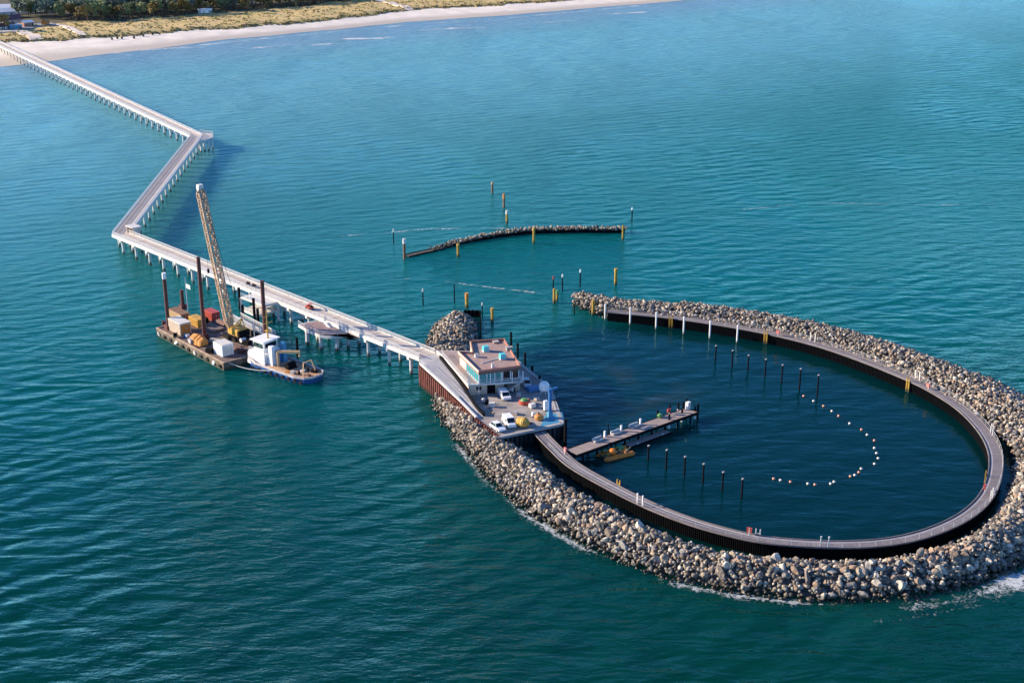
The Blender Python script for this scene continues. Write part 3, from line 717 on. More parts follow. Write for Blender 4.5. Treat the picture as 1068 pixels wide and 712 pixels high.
def bl(px, py, z=BD): q = np.array(at(px,py,z))-bc; return float(q@bu), float(q@bn)
spuds = [(bl(176,343),284), ((1.5,-BW/2+2.2),None), ((BL/2-1.3,BW/2-1.2),None), ((-BL/2+3,BW/2-1.3),None)]
for i, (x, y, topz, wt) in enumerate(((*bl(176,343),17.5,1), (*bl(213.5,353),24,0), (BL/2-1.2,BW/2-2.0,20.5,0), (*bl(191,322),7.5,0))):
    mb = MB(); mb.cyl((x,y,-4),(x,y,topz),.5,.5,12); sp = mb.build('spud', m_spud, barge, smooth=False)
    mb = MB(); mb.box((x,y,BD+.02),(1.7,1.7,1.3)); mb.build('spud_guide', m_spud, sp)
    if wt: mb = MB(); mb.cyl((x,y,topz-1.6),(x,y,topz+.02),.53,.53,12); mb.build('cap', m_white, sp)
mb = MB(); x, y = bl(196,326); mb.cyl((x,y,BD),(x,y,BD+10),.12,.08,6); mb.quad([(x,y,BD+7.2),(x+1.9,y+.3,BD+7),(x+1.9,y+.3,BD+8.2),(x,y,BD+8.4)],1); mb.build('flagpole', [m_offw, m_white], barge)
def deckbox(name, label, cat, px, py, d, mats, parts=()):
    x, y = bl(px, py); p = bc+bu*x+bn*y
    rt = thing(name, label, cat, (*p,BD+.02), brz)
    L_, W_, h = d; mb = MB(); mb.box((0,0,.12),(L_,W_,h)); mb.build('body', mats[0], rt)
    mb = MB(); mb.box((0,0,h+.12),(L_+.1,W_+.1,.12)); mb.build('roof', mats[1], rt)
    mb = MB()
    for k in range(int(L_/.45)): mb.box((-L_/2+.25+k*.45,-W_/2-.03,.25),(.16,.06,h-.25))
    mb.build('ribs', mats[2] if len(mats) > 2 else mats[0], rt)
    mb = MB(); mb.box((L_/2+.03,0,.2),(.06,W_*.8,h*.85)); dd = mb.build('door', mats[3] if len(mats) > 3 else mats[0], rt)
    mb = MB(); mb.box((L_/2+.09,.1,h*.5),(.06,.08,.5)); mb.build('handle', m_galv, dd)
    for sx in (-1,1): mb = MB(); mb.box((sx*(L_/2-.4),0,0),(.3,W_,.12)); mb.build('skid', m_dark, rt)
    return rt
deckbox('container', 'large container with cream side and orange end at the left of the barge', 'container', 188, 346, (6.4,3.2,3.1), (m_beige, m_offw, m_beige, m_orange))
deckbox('container', 'white container at the front right corner of the barge beside the tug', 'container', 233.5, 369, (4.4,3.2,2.9), (m_white, m_offw, m_white, m_offw))
deckbox('container', 'red orange container at the back of the barge beside the boom', 'container', 221, 332, (4.6,2.4,2.0), (m_red, m_red, m_red, m_red))
deckbox('container', 'yellow container behind the middle spud of the barge', 'container', 206, 339, (5.0,2.4,2.0), (m_yel, m_yel, m_yel, m_yel))
deckbox('container', 'tan brown container at the back left of the barge', 'container', 187, 332, (7.0,2.6,2.0), (m_tan, m_brownpost, m_tan, m_brownpost))
p = np.array(at(207.5,358,BD)); tk = thing('tarp_heap', 'orange ribbed cover over a heap by the middle spud on the barge', 'covered heap', (*p,BD+.02), brz)
mb = MB(); N_ = 10
for k in range(N_+1):
    x = -2.9+5.8*k/N_; s_ = (1.0 if k%2 else .9)*(1-.25*abs(k/N_-.5)*2)
    mb.v += [(x,-1.8*s_,0),(x,-1.5*s_,1.7*s_),(x,0,2.7*s_),(x,1.5*s_,1.8*s_),(x,1.8*s_,0)]
for k in range(N_):
    for j in range(4): mb.f.append((k*5+j,k*5+j+1,k*5+5+j+1,k*5+5+j)); mb.m.append(0)
mb.f.append((0,1,2,3,4)); mb.m.append(0); mb.f.append(tuple(N_*5+j for j in (4,3,2,1,0))); mb.m.append(0)
mb.build('cover', m_orange, tk); mb = MB(); mb.box((0,0,-.02),(6,3.7,.14)); mb.build('pallet', m_dark, tk)
for k, (px, py, nm, d, mt, lb) in enumerate(((221,343,'steel_plate_stack',(6,4,.5),m_bargedeck,'low stack of dark steel plates in the middle of the barge deck'),(252,357,'winch',(2.6,1.8,1.4),m_dark,'dark deck winch beside the white container on the barge'),(195,352,'pump_unit',(1.6,1.2,1.0),m_blue,'small blue pump between the cream container and the orange cover'))):
    q = np.array(at(px,py,BD)); rt = thing(nm, lb, nm.replace('_',' '), (*q,BD+.02), brz+.1)
    mb = MB()
    if nm == 'steel_plate_stack':
        for j in range(4): mb.box((R.uniform(-.3,.3),R.uniform(-.2,.2),j*.13),(d[0],d[1],.11),R.uniform(-.06,.06))
        mb.build('plates', mt, rt)
    else:
        mb.box((0,0,0),(d[0],d[1],.25)); mb.box((-d[0]*.2,0,.25),(d[0]*.5,d[1]*.8,d[2]*.6)); mb.build('base', mt, rt)
        mb = MB(); mb.cyl((d[0]*.25,-d[1]*.4,d[2]*.6),(d[0]*.25,d[1]*.4,d[2]*.6),d[2]*.4,d[2]*.4,12); mb.build('drum', m_galv, rt)
# crawler crane with lattice boom
cp = np.array(at(246,352,BD)); cr = thing('crawler_crane', 'yellow crawler crane with tall tan lattice boom standing on the barge', 'crane', (*cp,BD+.02))
tp = at(208.5,196,0); tY = cp[1]+9; tz = ztop(196,tY); dist = tY*CP-(tz-H)*SP; tX = (208.5-534)/F*dist
fp = np.array(at(241,345,BD+2.0)); foot3 = Vector((fp[0],fp[1],BD+2.0)); tip3 = Vector((tX,tY,tz))
cdv = Vector((tip3.x-cp[0], tip3.y-cp[1], 0)); crz = math.atan2(cdv.y, cdv.x)
for s_ in (-1,1):
    mb = MB(); q = Matrix.Rotation(crz,3,'Z')@Vector((0,s_*1.6,0)); mb.prism([(-3,0),(3,0),(3.2,.5),(2.9,1.0),(-2.9,1.0),(-3.2,.5)], -.45, .45)
    mb.v = [tuple(Matrix.Rotation(crz,3,'Z')@Vector((x, s_*1.7+z, y))) for x, y, z in mb.v]; mb.build('track', m_black, cr)
mb = MB(); c, s_ = math.cos(crz), math.sin(crz)
mb.box((0,0,1.0),(3.0,2.2,.4),crz); mb.box((-1.2*c,-1.2*s_,1.4),(5.0,3.0,1.8),crz); mb.build('body', m_yel, cr)
mb = MB(); mb.box((-3.9*c,-3.9*s_,1.5),(1.0,3.2,1.4),crz); mb.build('counterweight', m_dark, cr)
mb = MB(); mb.box((1.9*c+1.1*s_,1.9*s_-1.1*c,1.4),(1.5,1.1,1.9),crz); cb = mb.build('cab', m_offw, cr)
mb = MB(); mb.box((2.45*c+1.1*s_,2.45*s_-1.1*c,1.95),(.5,1.14,1.1),crz); mb.build('cab_window', m_dglass, cb)
mb = MB(); ax = (tip3-foot3); BLn = ax.length; d_ = ax.normalized(); a_ = d_.cross(Vector((0,0,1))).normalized(); b_ = a_.cross(d_)
def bp_(t, i, j):
    k = min(1, t/.08+.2, (1-t)/.06+.35)*.85; return foot3 + d_*BLn*t + a_*i*k + b_*j*k
nb = 26
for k in range(nb):
    t0, t1 = k/nb, (k+1)/nb
    for i, j in ((-1,-1),(1,-1),(1,1),(-1,1)): mb.beam(bp_(t0,i,j), bp_(t1,i,j), .30, .30)
    for (i,j),(p_,q_) in (((-1,-1),(1,-1)),((1,-1),(1,1)),((1,1),(-1,1)),((-1,1),(-1,-1))):
        if k % 2: mb.beam(bp_(t0,i,j), bp_(t1,p_,q_), .2, .2)
        else: mb.beam(bp_(t0,p_,q_), bp_(t1,i,j), .2, .2)
        mb.beam(bp_(t0,i,j), bp_(t0,p_,q_), .16, .16)
mb.build('boom', m_boom, cr, world=True)
mb = MB(); mb.box((tip3.x,tip3.y,tip3.z-.4),(1.3,1.3,1.3),crz); mb.cyl(tip3+a_*.7,tip3-a_*.7,.7,.7,12); mb.build('boom_head', m_offw, cr, world=True)
bk = Vector((cp[0]-3.6*c, cp[1]-3.6*s_, BD+6.2))
mb = MB(); [mb.beam((cp[0]-.5*c-s_*y,cp[1]-.5*s_+c*y,BD+3.2),bk,.22,.22) for y in (-.9,.9)]; [mb.beam((cp[0]-3.4*c-s_*y,cp[1]-3.4*s_+c*y,BD+3.2),bk,.2,.2) for y in (-.9,.9)]; mb.build('gantry', m_yel, cr, world=True)
mb = MB(); mb.beam(bk, tip3-d_*.8, .07, .07); mb.beam(tip3+Vector((.5,0,0)), Vector((tip3.x+.5,tip3.y,BD+16)), .06,.06); mb.box((tip3.x+.5,tip3.y,BD+14.9),(.5,.5,1.1)); mb.build('cable', m_dark, cr, world=True)
# gangway from barge to tug
g0, g1 = Vector((*at(247,331,3.2),3.0)), Vector((*at(283,350,3.2),3.0)); gw = thing('gangway', 'pale grey steel gangway lying behind the barge and the tug', 'gangway', (*g0,), 0)
mb = MB(); mb.beam(g0, g1, 2.6, .3); mb.build('deck', m_concg, gw, world=True)
gd = (g1-g0).normalized(); gn = Vector((-gd.y,gd.x,0))
for s_ in (-1.2,1.2): mb = MB(); rail(mb, [tuple(g0+gn*s_)[:2], tuple(g1+gn*s_)[:2]], 3.15, 1.1, 1.5, .12, (1.0,.5), .12); mb.build('railing', m_galv, gw, world=True)
gp = MB(); gp.box((0,0,0),(1,1,1)); gp = MB(); m_ = (g0+g1)/2; gl = (g1-g0).length
gp.prism([tuple((m_+gd*x*gl*.47+gn*y)[:2]) for x, y in ((-1,-1.6),(1,-1.6),(1,1.6),(-1,1.6))], -.5, 2.75); gp.build('float', m_darkwall, gw, world=True)

# ------------------------------------------------------------------ tug
t0, t1 = np.array(at(262,371,1.6)), np.array(at(331,392,1.6)); tu = (t1-t0)/np.linalg.norm(t1-t0); trz = math.atan2(tu[1],tu[0]); TL = float(np.linalg.norm(t1-t0))
tc = (t0+t1)/2; tug = thing('tug', 'blue and white work tug with open tan after deck at the end of the barge', 'tug boat', (*tc,0), trz)
hb = 4.0; h = TL/2
out = [(-h,0),(-h+.8,-1.7),(-h+2.5,-3.1),(-h+6,-hb),(h-4,-hb),(h-1.2,-3.2),(h,-1.6),(h,1.6),(h-1.2,3.2),(h-4,hb),(-h+6,hb),(-h+2.5,3.1),(-h+.8,1.7)]
def shz(x): return 1.5 + max(0, (-x-h*.25)/h)*2.2
n = len(out); mb = MB()
for k, (s_, dz) in enumerate(((.86,-.9),(.95,.3),(1.0,None))):
    for x, y in out: mb.v.append((x*(s_*.5+.5), y*s_, shz(x) if dz is None else dz))
for k in range(2):
    for j in range(n): j2 = (j+1)%n; mb.f.append((k*n+j,k*n+j2,(k+1)*n+j2,(k+1)*n+j)); mb.m.append(0)
mb.build('hull', m_navy, tug)
mb = MB(); mb.quad([(x*.97,y*.97,shz(x)-.25) for x, y in out]); mb.build('deck', m_tugdeck, tug)
mb = MB()
for j in range(n):
    a, b = out[j], out[(j+1)%n]
    hgt = .75 if (a[0]+b[0])/2 < h*.0 else .5
    mb.beam((*a,shz(a[0])+.1),(*b,shz(b[0])+.1),.22,hgt)
mb.build('bulwark', M('bulwark_paint',(.50,.44,.42),.6,.2,.6), tug)
for k in range(9): mb = MB(); x = -h+5+k*2.1; mb.cyl((x,-hb-.25,.7),(x,-hb+.02,.7),.5,.5,10); mb.build('tyre_fender', m_black, tug)
wh = MB(); wh.prism([(-9.2,-2.9),(-3.4,-3.1),(-3.4,3.1),(-9.2,2.9)], 1.3, 4.6, shrink=1.12); wh.build('deckhouse', m_white, tug)
wh = MB(); wh.prism([(-8.2,-2.2),(-4.2,-2.4),(-4.2,2.4),(-8.2,2.2)], 4.6, 7.4, shrink=.92); wo = wh.build('wheelhouse', m_white, tug)
wh = MB()
for q in ((-6.2,-2.33,3.2,.08),(-6.2,2.33,3.2,.08)): wh.box((q[0],q[1],5.7),(q[2],q[3],1.15))
for x in (-8.22,-4.16): wh.box((x,0,5.7),(.08,3.6,1.15))
wh.build('window', m_dglass, wo)
wh = MB(); wh.box((-6.2,0,7.4),(5.0,5.6,.22)); wh.build('roof', m_white, wo)
for y in (-1.9,1.9): mb = MB(); mb.box((-1.9,y,1.3),(1.6,1.4,5.6),0,0,.7); mb.build('funnel', m_white if y < 0 else m_bluel, tug)
mb = MB(); mb.box((-2.2,0,1.3),(1.2,2.2,3.2)); mb.build('engine_casing', m_blue, tug)
mb = MB(); mb.cyl((-5.4,.3,7.5),(-5.4,.3,15),.22,.10,8); mb.beam((-5.4,-1.4,11.5),(-5.4,2,11.5),.12,.12); mb.beam((-5.4,-1,13.2),(-5.4,1.6,13.2),.1,.1); mb.box((-5.4,.3,9.4),(1.0,1.0,.3)); mb.build('mast', m_yel, tug)
mb = MB(); mb.cyl((-8.6,-1.2,4.6),(-8.6,-1.2,11),.08,.05,6); mb.build('antenna', m_galv, tug)
mb = MB(); mb.cyl((-.1,-1.6,1.2),(-.1,-1.6,5.6),.42,.36,10); mb.beam((-.3,-1.6,5.7),(5.2,.8,6.1),.5,.6); mb.beam((5.0,.7,6.1),(5.0,.7,4.9),.35,.35); mb.build('deck_crane', m_tan, tug)
mb = MB(); mb.cyl((2.4,-1.3,2.3),(2.4,1.3,2.3),.8,.8,12); mb.box((2.4,0,1.3),(2.2,3.2,.5)); mb.build('winch', m_dark, tug)
for x, y in ((7,-1.5),(7,1.5),(4.6,2.6)): mb = MB(); mb.cyl((x,y,1.25),(x,y,2.2),.25,.3,8); mb.build('bollard', m_dark, tug)
mb = MB(); rail(mb, [(-9.1,-2.8),(-3.5,-3.0)], 4.6, 1.0, 1.2, .06, (1.0,.5), .05); rail(mb, [(-9.1,2.8),(-3.5,3.0)], 4.6, 1.0, 1.2, .06, (1.0,.5), .05); mb.build('railing', m_galv, tug)
for x, y, d, mt in ((5.6,-2.3,(1.2,.9,.9),m_concg),(4.2,-2.6,(.9,.8,.7),m_orange),(8.6,2.0,(1.4,1.0,.6),m_dark),(-10.3,.6,(1.2,1.4,.8),m_bluel)):
    mb = MB(); mb.box((x,y,1.28 if x > -5 else 2.4),d,.2); mb.build('deck_box', mt, tug)
for x, y, r_ in ((6.2,.4,.7),(9.4,-.6,.55)):
    mb = MB(); [mb.cyl((x,y,1.27+.16*k),(x,y,1.42+.16*k),r_-.04*k,r_-.04*k,12) for k in range(3)]; mb.build('rope_coil', m_offw if r_ > .6 else m_brownpost, tug)
mb = MB(); [mb.beam((h-2.6,y,1.25),(h-3.2,y*.6,4.6),.22,.22) for y in (-2.2,2.2)]; mb.beam((h-3.2,-1.4,4.6),(h-3.2,1.4,4.6),.22,.22); mb.build('stern_frame', m_tan, tug)
q0, q1 = Vector((*at(236,377,2),2.0)), Vector((*at(286,385,2),1.8)); mb = MB(); prev = q0
for k in range(1, 11):
    t = k/10; p = q0.lerp(q1, t)-Vector((0,0,.9*4*t*(1-t))); mb.beam(prev, p, .14, .14); prev = p
tag(mb.build('mooring_rope', m_offw), 'pale slack rope between the barge corner and the tug', 'rope')
# loose gear on the barge deck
gear = [(171,339.5,'drum','rusty oil drum by the left spud of the barge'),(200,358,'crate','brown crate at the front edge of the barge behind the fenders'),(219,368,'crate','grey crate left of the white container on the barge'),(197,343,'drum','blue drum behind the cream container on the barge'),
        (227,357,'pipe_stack','stack of rusty pipes in the middle of the barge deck'),(214,336,'crate','dark crate left of the red container on the barge'),(232,338,'pipe_stack','stack of dark pipes behind the crawler crane on the barge'),(183,352,'cable_reel','brown cable reel at the front left of the barge'),(258,360,'crate','dark crate at the right end of the barge'),(250,366,'pipe_stack','stack of grey beams right of the white container on the barge'),(240,361,'drum','orange drum between the white container and the crane')]
for k, (px, py, nm, lb) in enumerate(gear):
    q = np.array(at(px,py,BD)); rt = thing(nm, lb, nm.replace('_',' '), (*q,BD+.03), brz+R.uniform(-.5,.5))
    if nm == 'drum': mt = (m_spud,m_blue,m_orange)[k%3 if k != 3 else 1]; mb = MB(); mb.lathe((0,0,0),[(.45,0),(.5,.05),(.5,1.2),(.45,1.25)],12); mb.build('shell',mt,rt); mb = MB(); mb.lathe((0,0,.6),[(.53,0),(.53,.08)],12); mb.build('hoop',m_dark,rt)
    elif nm == 'crate':
        mb = MB(); mb.box((0,0,.15),(1.8,1.3,1.1)); mb.build('body',(m_tan,m_concg,m_dark)[k%3],rt); mb = MB(); [mb.box((x,0,0),(.2,1.3,.15)) for x in (-.7,0,.7)]; mb.build('pallet',m_brownpost,rt)
    elif nm == 'pipe_stack':
        mb = MB(); [mb.cyl((-2.2+R.uniform(-.3,.3),y*.45-.7+(z*.22),.3+z*.4),(2.2,y*.45-.7+z*.22,.3+z*.4),.2,.2,8) for z in range(2) for y in range(4-z)]; mb.build('pipes',(m_spud,m_concg,m_brownpost)[k%3],rt); mb = MB(); [mb.box((x,0,0),(.2,2.2,.12)) for x in (-1.3,1.3)]; mb.build('bearers',m_dark,rt)
    else:
        mb = MB(); [mb.cyl((0,y,.8),(0,y+.12,.8),.8,.8,14) for y in (-.6,.48)]; mb.build('flanges',m_tan,rt); mb = MB(); mb.cyl((0,-.5,.8),(0,.5,.8),.5,.5,12); mb.build('coil',m_black,rt)

# ------------------------------------------------------------------ rocks
def rock_variants(n, sub):
    V, Fc = ico(sub); out = []
    for k in range(n):
        g = np.random.RandomState(100+k+50*sub); D = g.normal(size=(10,3)); D /= np.linalg.norm(D, axis=1)[:,None]
        v = V.copy()
        for d in D:                                  # cut facets: quarried granite
            h = g.uniform(.42,.8); s_ = v@d; v = v - np.outer(np.maximum(0, s_-h), d)
        v += g.normal(scale=.035, size=v.shape); v *= np.array((g.uniform(.85,1.35), g.uniform(.8,1.1), g.uniform(.65,.95)))
        out.append(v)
    return out, Fc
RV1, RF1 = rock_variants(18, 1); RV2, RF2 = rock_variants(16, 2)
def rot3(rs):
    q = rs.normal(size=4); q /= np.linalg.norm(q); w_,x,y,z = q
    return np.array(((1-2*(y*y+z*z),2*(x*y-z*w_),2*(x*z+y*w_)),(2*(x*y+z*w_),1-2*(x*x+z*z),2*(y*z-x*w_)),(2*(x*z-y*w_),2*(y*z+x*w_),1-2*(x*x+y*y))))
RS = np.random.RandomState(5)
def rock_mass(name, items, label, cat='boulders'):
    nv = len(RV1[0]); nf = len(RF1); VV = np.empty((len(items)*nv,3)); FF = np.empty((len(items)*nf,3), int)
    for i, (p, r) in enumerate(items):
        v = RV1[RS.randint(len(RV1))]@rot3(RS).T*r*np.array((1,1,.85)) + np.array(p); VV[i*nv:(i+1)*nv] = v; FF[i*nf:(i+1)*nf] = RF1+i*nv
    me = bpy.data.meshes.new(name); me.vertices.add(len(VV)); me.vertices.foreach_set('co', VV.ravel())
    me.loops.add(FF.size); me.loops.foreach_set('vertex_index', FF.ravel()); me.polygons.add(len(FF))
    me.polygons.foreach_set('loop_start', np.arange(0, FF.size, 3)); me.polygons.foreach_set('loop_total', np.full(len(FF), 3))
    me.update(calc_edges=True); me.validate(); me.materials.append(ROCK)
    o = bpy.data.objects.new(name, me); COL.objects.link(o); return tag(o, label, cat, kind='stuff')

# ------------------------------------------------------------------ harbour island: quay
qz = 3.3
W1 = at(438.5,380,5.5); W2 = at(497,436.5,qz); F1 = at(521,455.5,qz); F2 = at(586,441.5,qz); R1 = at(573,404,qz)
R2 = (4.2,302.0); R3 = (0.4,311.0); B1 = (-12.0,313.5); B2 = (-21.5,309.5)
quay_poly = [W1, W2, F1, F2, R1, R2, R3, B1, B2]
quay = thing('quay', 'concrete quay of the harbour island behind red brown and dark sheet piling', 'quay', (0,290,0))
mb = MB(); mb.prism([W1,W2,F1,F2,R1,R2,R3,B1,B2], -3, qz); mb.build('quay_slab', m_quay, quay, world=True)
mb = MB(); ribwall(mb, [B2,W1,W2,F1], -3, [5.3,5.3,qz+.35,qz+.3], -.45, 1.15); mb.build('sheet_pile_wall', m_rust, quay, world=True)
mb = MB(); ribwall(mb, [F1,F2,R1,R2,R3], -3, qz-.35, -.45, 1.15); mb.build('dark_sheet_pile_wall', m_darkwall, quay, world=True)
mb = MB()
for a, b in ((F1,F2),(F2,R1),(R1,R2),(R2,R3)): mb.beam((*a,qz-.12),(*b,qz-.12),.9,.55)
mb.build('capping_beam', m_concg, quay, world=True)
# ramp down from the pier
r_a = [W1, at(460,400,4.6), at(480,419,qz+.55), W2]
ra_z = [PZ, 4.75, 3.9, qz+.05]
r_b = [at(459,373,5.6), at(478.5,398,4.7), at(497,426,qz+.5), at(505,434,qz)]
a3 = resample([(*p,z) for p, z in zip(r_a, ra_z)], 2.2); b3 = resample([(*p,z) for p, z in zip(r_b, ra_z)], 2.2); nn = min(len(a3), len(b3))
a3 = resample([(*p,z) for p, z in zip(r_a, ra_z)], 99); 
def rs_n(P, n): 
    A = np.array(P); d = np.r_[0, np.cumsum(np.linalg.norm(np.diff(A,axis=0),axis=1))]; t = np.linspace(0,d[-1],n); return [tuple(np.interp(x,d,A[:,k]) for k in range(3)) for x in t]
a3, b3 = rs_n([(*p,z) for p, z in zip(r_a, ra_z)], 14), rs_n([(*p,z) for p, z in zip(r_b, ra_z)], 14)
ramp = thing('ramp', 'pale concrete ramp descending along the red brown sheet piling to the quay', 'ramp', (*W1,0)); mb = MB()
for k in range(13):
    mb.quad([a3[k], a3[k+1], b3[k+1], b3[k]]); mb.quad([(*a3[k][:2],qz-.5),(*a3[k+1][:2],qz-.5),a3[k+1],a3[k]]); mb.quad([(*b3[k+1][:2],qz-.5),(*b3[k][:2],qz-.5),b3[k],b3[k+1]])
mb.build('slab', m_ramp, ramp, world=True)
mb = MB()
for k in range(13): mb.beam((a3[k][0],a3[k][1],a3[k][2]+.25),(a3[k+1][0],a3[k+1][1],a3[k+1][2]+.25),.5,.5)
mb.build('parapet', m_conc, ramp, world=True)
mb = MB()
for k in range(13): mb.beam((b3[k][0],b3[k][1],b3[k][2]+.35),(b3[k+1][0],b3[k+1][1],b3[k+1][2]+.35),.45,.75)
mb.build('low_wall', m_dark, ramp, world=True)
mb = MB(); mb.quad([(*pD,PZ-.02),(W1[0],W1[1],PZ-.02),(B2[0],B2[1],PZ-.02),(*r_b[0],PZ-.02)])
top = [tuple(np.array(pD)+n3*side*2.6), W1, r_b[0], tuple(np.array(r_b[0])+np.array((1.6,4.0))), tuple(np.array(pD)-n3*side*2.6)]
mb = MB(); mb.prism(top, PZ-2.4, PZ-.012); mb.build('landing', m_ramp, ramp, world=True)
mb = MB(); rail(mb, [p[:2] for p in a3[:10]], [p[2]+.5 for p in a3[:10]], .8, 2, .06, (1.0,.5), .04); mb.build('railing', m_galv, ramp, world=True)

# ------------------------------------------------------------------ harbour building
rz_ = 9.7
A, B, C = at(499,386.5,rz_), at(543,381,rz_), at(526,352.5,rz_)
Dp, Np, Ep = at(490,355,rz_), at(492.5,367,rz_), at(477.5,366,rz_)
def toward(p, q, d): p, q = np.array(p), np.array(q); return tuple(p+(q-p)/np.linalg.norm(q-p)*d)
bld = thing('harbour_building', 'two storey harbour building with teal glass upper floor and copper brown roof edge', 'building', (*A,0))
rp = [A, B, C, Dp, Np, Ep]
tz_ = 6.3
Tl = at(488,401,tz_)
terr = [Tl, tuple(np.array(B)+np.array((.4,-1.2))), tuple(np.array(C)+np.array((.6,.4))), tuple(np.array(Dp)+np.array((-.6,2.0))), (-18.6,309.0), tuple(np.array(r_b[0])+np.array((.35,.5)))]
# lower storey with its terrace
low = [tuple(np.array(Tl)+np.array((.1,.9))), tuple(np.array(B)+np.array((-.2,.5))), tuple(np.array(C)+np.array((0,.2))), terr[3], terr[4], terr[5]]
mb = MB(); mb.prism(low, qz-.5, tz_-.45); mb.build('ground_floor_wall', m_beige, bld, world=True)
mb = MB(); mb.prism(terr, tz_-.42, tz_-.02); mb.build('balcony_slab', m_conc, bld, world=True)
cxy = np.mean(np.array(terr), axis=0); mb = MB(); mb.quad([(*(cxy+(np.array(p)-cxy)*.965), tz_) for p in terr]); mb.build('terrace_floor', m_terr, bld, world=True)
# upper storey inset under the roof
cen = np.mean(np.array(rp), axis=0)
def ins(p, d): p = np.array(p); v = cen-p; return tuple(p+v/np.linalg.norm(v)*d)
A2, B2_, C2, D2, N2, E2 = [ins(p, d) for p, d in zip(rp, (.75,.75,.6,.3,.3,.45))]
up_z0, up_z1 = tz_+.02, rz_-1.0
def facade(a, b, panels, mats_, name, fr=.14):
    """glazing between a and b: panels of glass in slim white frames"""
    a, b = np.array(a), np.array(b); l = np.linalg.norm(b-a); u = (b-a)/l; nrm = np.array((u[1],-u[0]))
    for k in range(panels):
        x0, x1 = l*k/panels, l*(k+1)/panels; mat = mats_[k % len(mats_)]
        p, q = a+u*(x0+.12), a+u*(x1-.12); mb = MB(); mb.quad([(*p,up_z0+.1),(*q,up_z0+.1),(*q,up_z1-.05),(*p,up_z1-.05)])
        g = mb.build('window', mat, bld, world=True)
        mb = MB(); pp = a+u*x0
        mb.beam((*(pp+nrm*.05),up_z0),(*(pp+nrm*.05),up_z1),.22,.22); mb.beam((*(p+nrm*.05),up_z0+.08),(*(q+nrm*.05),up_z0+.08),.12,.14); mb.beam((*(p+nrm*.05),up_z1-.1),(*(q+nrm*.05),up_z1-.1),.12,.14)
        o = mb.build('window_frame', m_white, g); o.location = -bld.location
    return
def midp(p, q, t): return tuple(np.array(p)*(1-t)+np.array(q)*t)
EA = midp(E2, A2, .38)
facade(EA, A2, 6, (m_glass,), 'left'); facade(A2, B2_, 5, (m_glass, m_glass, m_glass, m_dglass, m_dglass), 'front'); facade(B2_, C2, 6, (m_dglass,), 'right')
mb = MB()
for a, b in ((C2,D2),(D2,N2),(N2,E2),(E2,EA)):
    mb.quad([(*a,up_z0),(*b,up_z0),(*b,up_z1),(*a,up_z1)])
mb.build('upper_wall', m_beige, bld, world=True)
mb = MB(); mb.prism(rp, rz_-1.0, rz_-.55); mb.build('roof_slab', m_roof, bld, world=True)
mb = MB(); mb2 = MB()
for k in range(6):
    a, b = rp[k], rp[(k+1)%6]; ia, ib = ins(a,.38), ins(b,.38)
    if k == 3: ia, ib = (np.array(a)+np.array((.3,0))), (np.array(b)+np.array((.3,0)))
    mt = mb2 if k in (3,5) else mb  # left faces go beige: the sunlit side is put into the colour
    mt.quad([(*a,rz_-1.02),(*b,rz_-1.02),(*b,rz_),(*a,rz_)]); mt.quad([(*ib,rz_-.55),(*ia,rz_-.55),(*ia,rz_),(*ib,rz_)]); mb.quad([(*a,rz_+.004),(*b,rz_+.004),(*ib,rz_+.004),(*ia,rz_+.004)])
mb.build('parapet', m_parap, bld, world=True); mb2.build('lit_left_parapet', m_beige, bld, world=True)
for px, py in ((506.5,366),(524,374)):
    p = at(px,py,rz_-.5); mb = MB(); mb.box((*p,rz_-.55),(1.5,1.5,.25),.35); sk = mb.build('skylight', m_offw, bld, world=True)
    mb = MB(); mb.box((*p,rz_-.3),(1.4,1.4,1.1),.35,0,.9); o = mb.build('skylight_glass', M('cyan_acrylic',(.10,.52,.55),.25,.05,1), sk); o.location = -bld.location
for k, (px, py, nm, d) in enumerate(((497,372,'vent',(.8,.8,.7)),(514,383,'vent',(.6,.6,.9)),(531,365,'vent',(1.4,.8,.8)),(517,357,'hatch',(1.2,1.2,.3)))):
    p = at(px,py,rz_-.5); mb = MB(); mb.box((*p,rz_-.549),d,.3); v_ = mb.build(nm, (m_galv,m_galv,m_concg,m_parap)[k], bld, world=True)
    mb = MB(); mb.box((*p,rz_-.549+d[2]),(d[0]*1.2,d[1]*1.2,.1),.3); o = mb.build('cap', m_concg, v_, world=False); o.location = -bld.location
mb = MB(); p, q = at(502,379,rz_-.5), at(528,371,rz_-.5); mb.beam((*p,rz_-.4),(*q,rz_-.4),.14,.14); mb.build('roof_pipe', m_galv, bld, world=True)
for q in (A2, B2_): mb = MB(); qq = np.array(q)+np.array((0,-.35)); mb.cyl((*qq,qz),(*qq,rz_-1.0),.07,.07,6); mb.build('downpipe', m_galv, bld, world=True)
# slender columns in front of the glass and a railing
mb = MB(); fa, fb = np.array(terr[0]), np.array(terr[1])
for k in range(6):
    q = fa*(1-k/5)+fb*(k/5); q = q+np.array((.25,.2))*(1 if k == 0 else .6)
    mb = MB(); mb.beam((*q,tz_),(*q,rz_-1.0),.2,.2); mb.build('column', m_white, bld, world=True)
mb = MB(); rail(mb, [terr[5], terr[0], terr[1], terr[2]], tz_, 1.0, 1.6, .06, (1.0,.66,.33), .04); mb.build('railing', m_galv, bld, world=True)
s0, s1 = np.array(at(541,398,tz_)), np.array(at(524,411,qz)); mb = MB()
for k in range(12): t = k/11; q = s0*(1-t)+s1*t; mb.box((*q, tz_-(tz_-qz)*t-.25),(1.3,.45,.12),math.atan2((s1-s0)[1],(s1-s0)[0])+math.pi/2)
for o_ in (-.6,.6): mb.beam((s0[0],s0[1]+o_,tz_-.2),(s1[0],s1[1]+o_,qz+.05),.12,.3); mb.beam((s0[0],s0[1]+o_,tz_+.8),(s1[0],s1[1]+o_,qz+1.0),.07,.07)
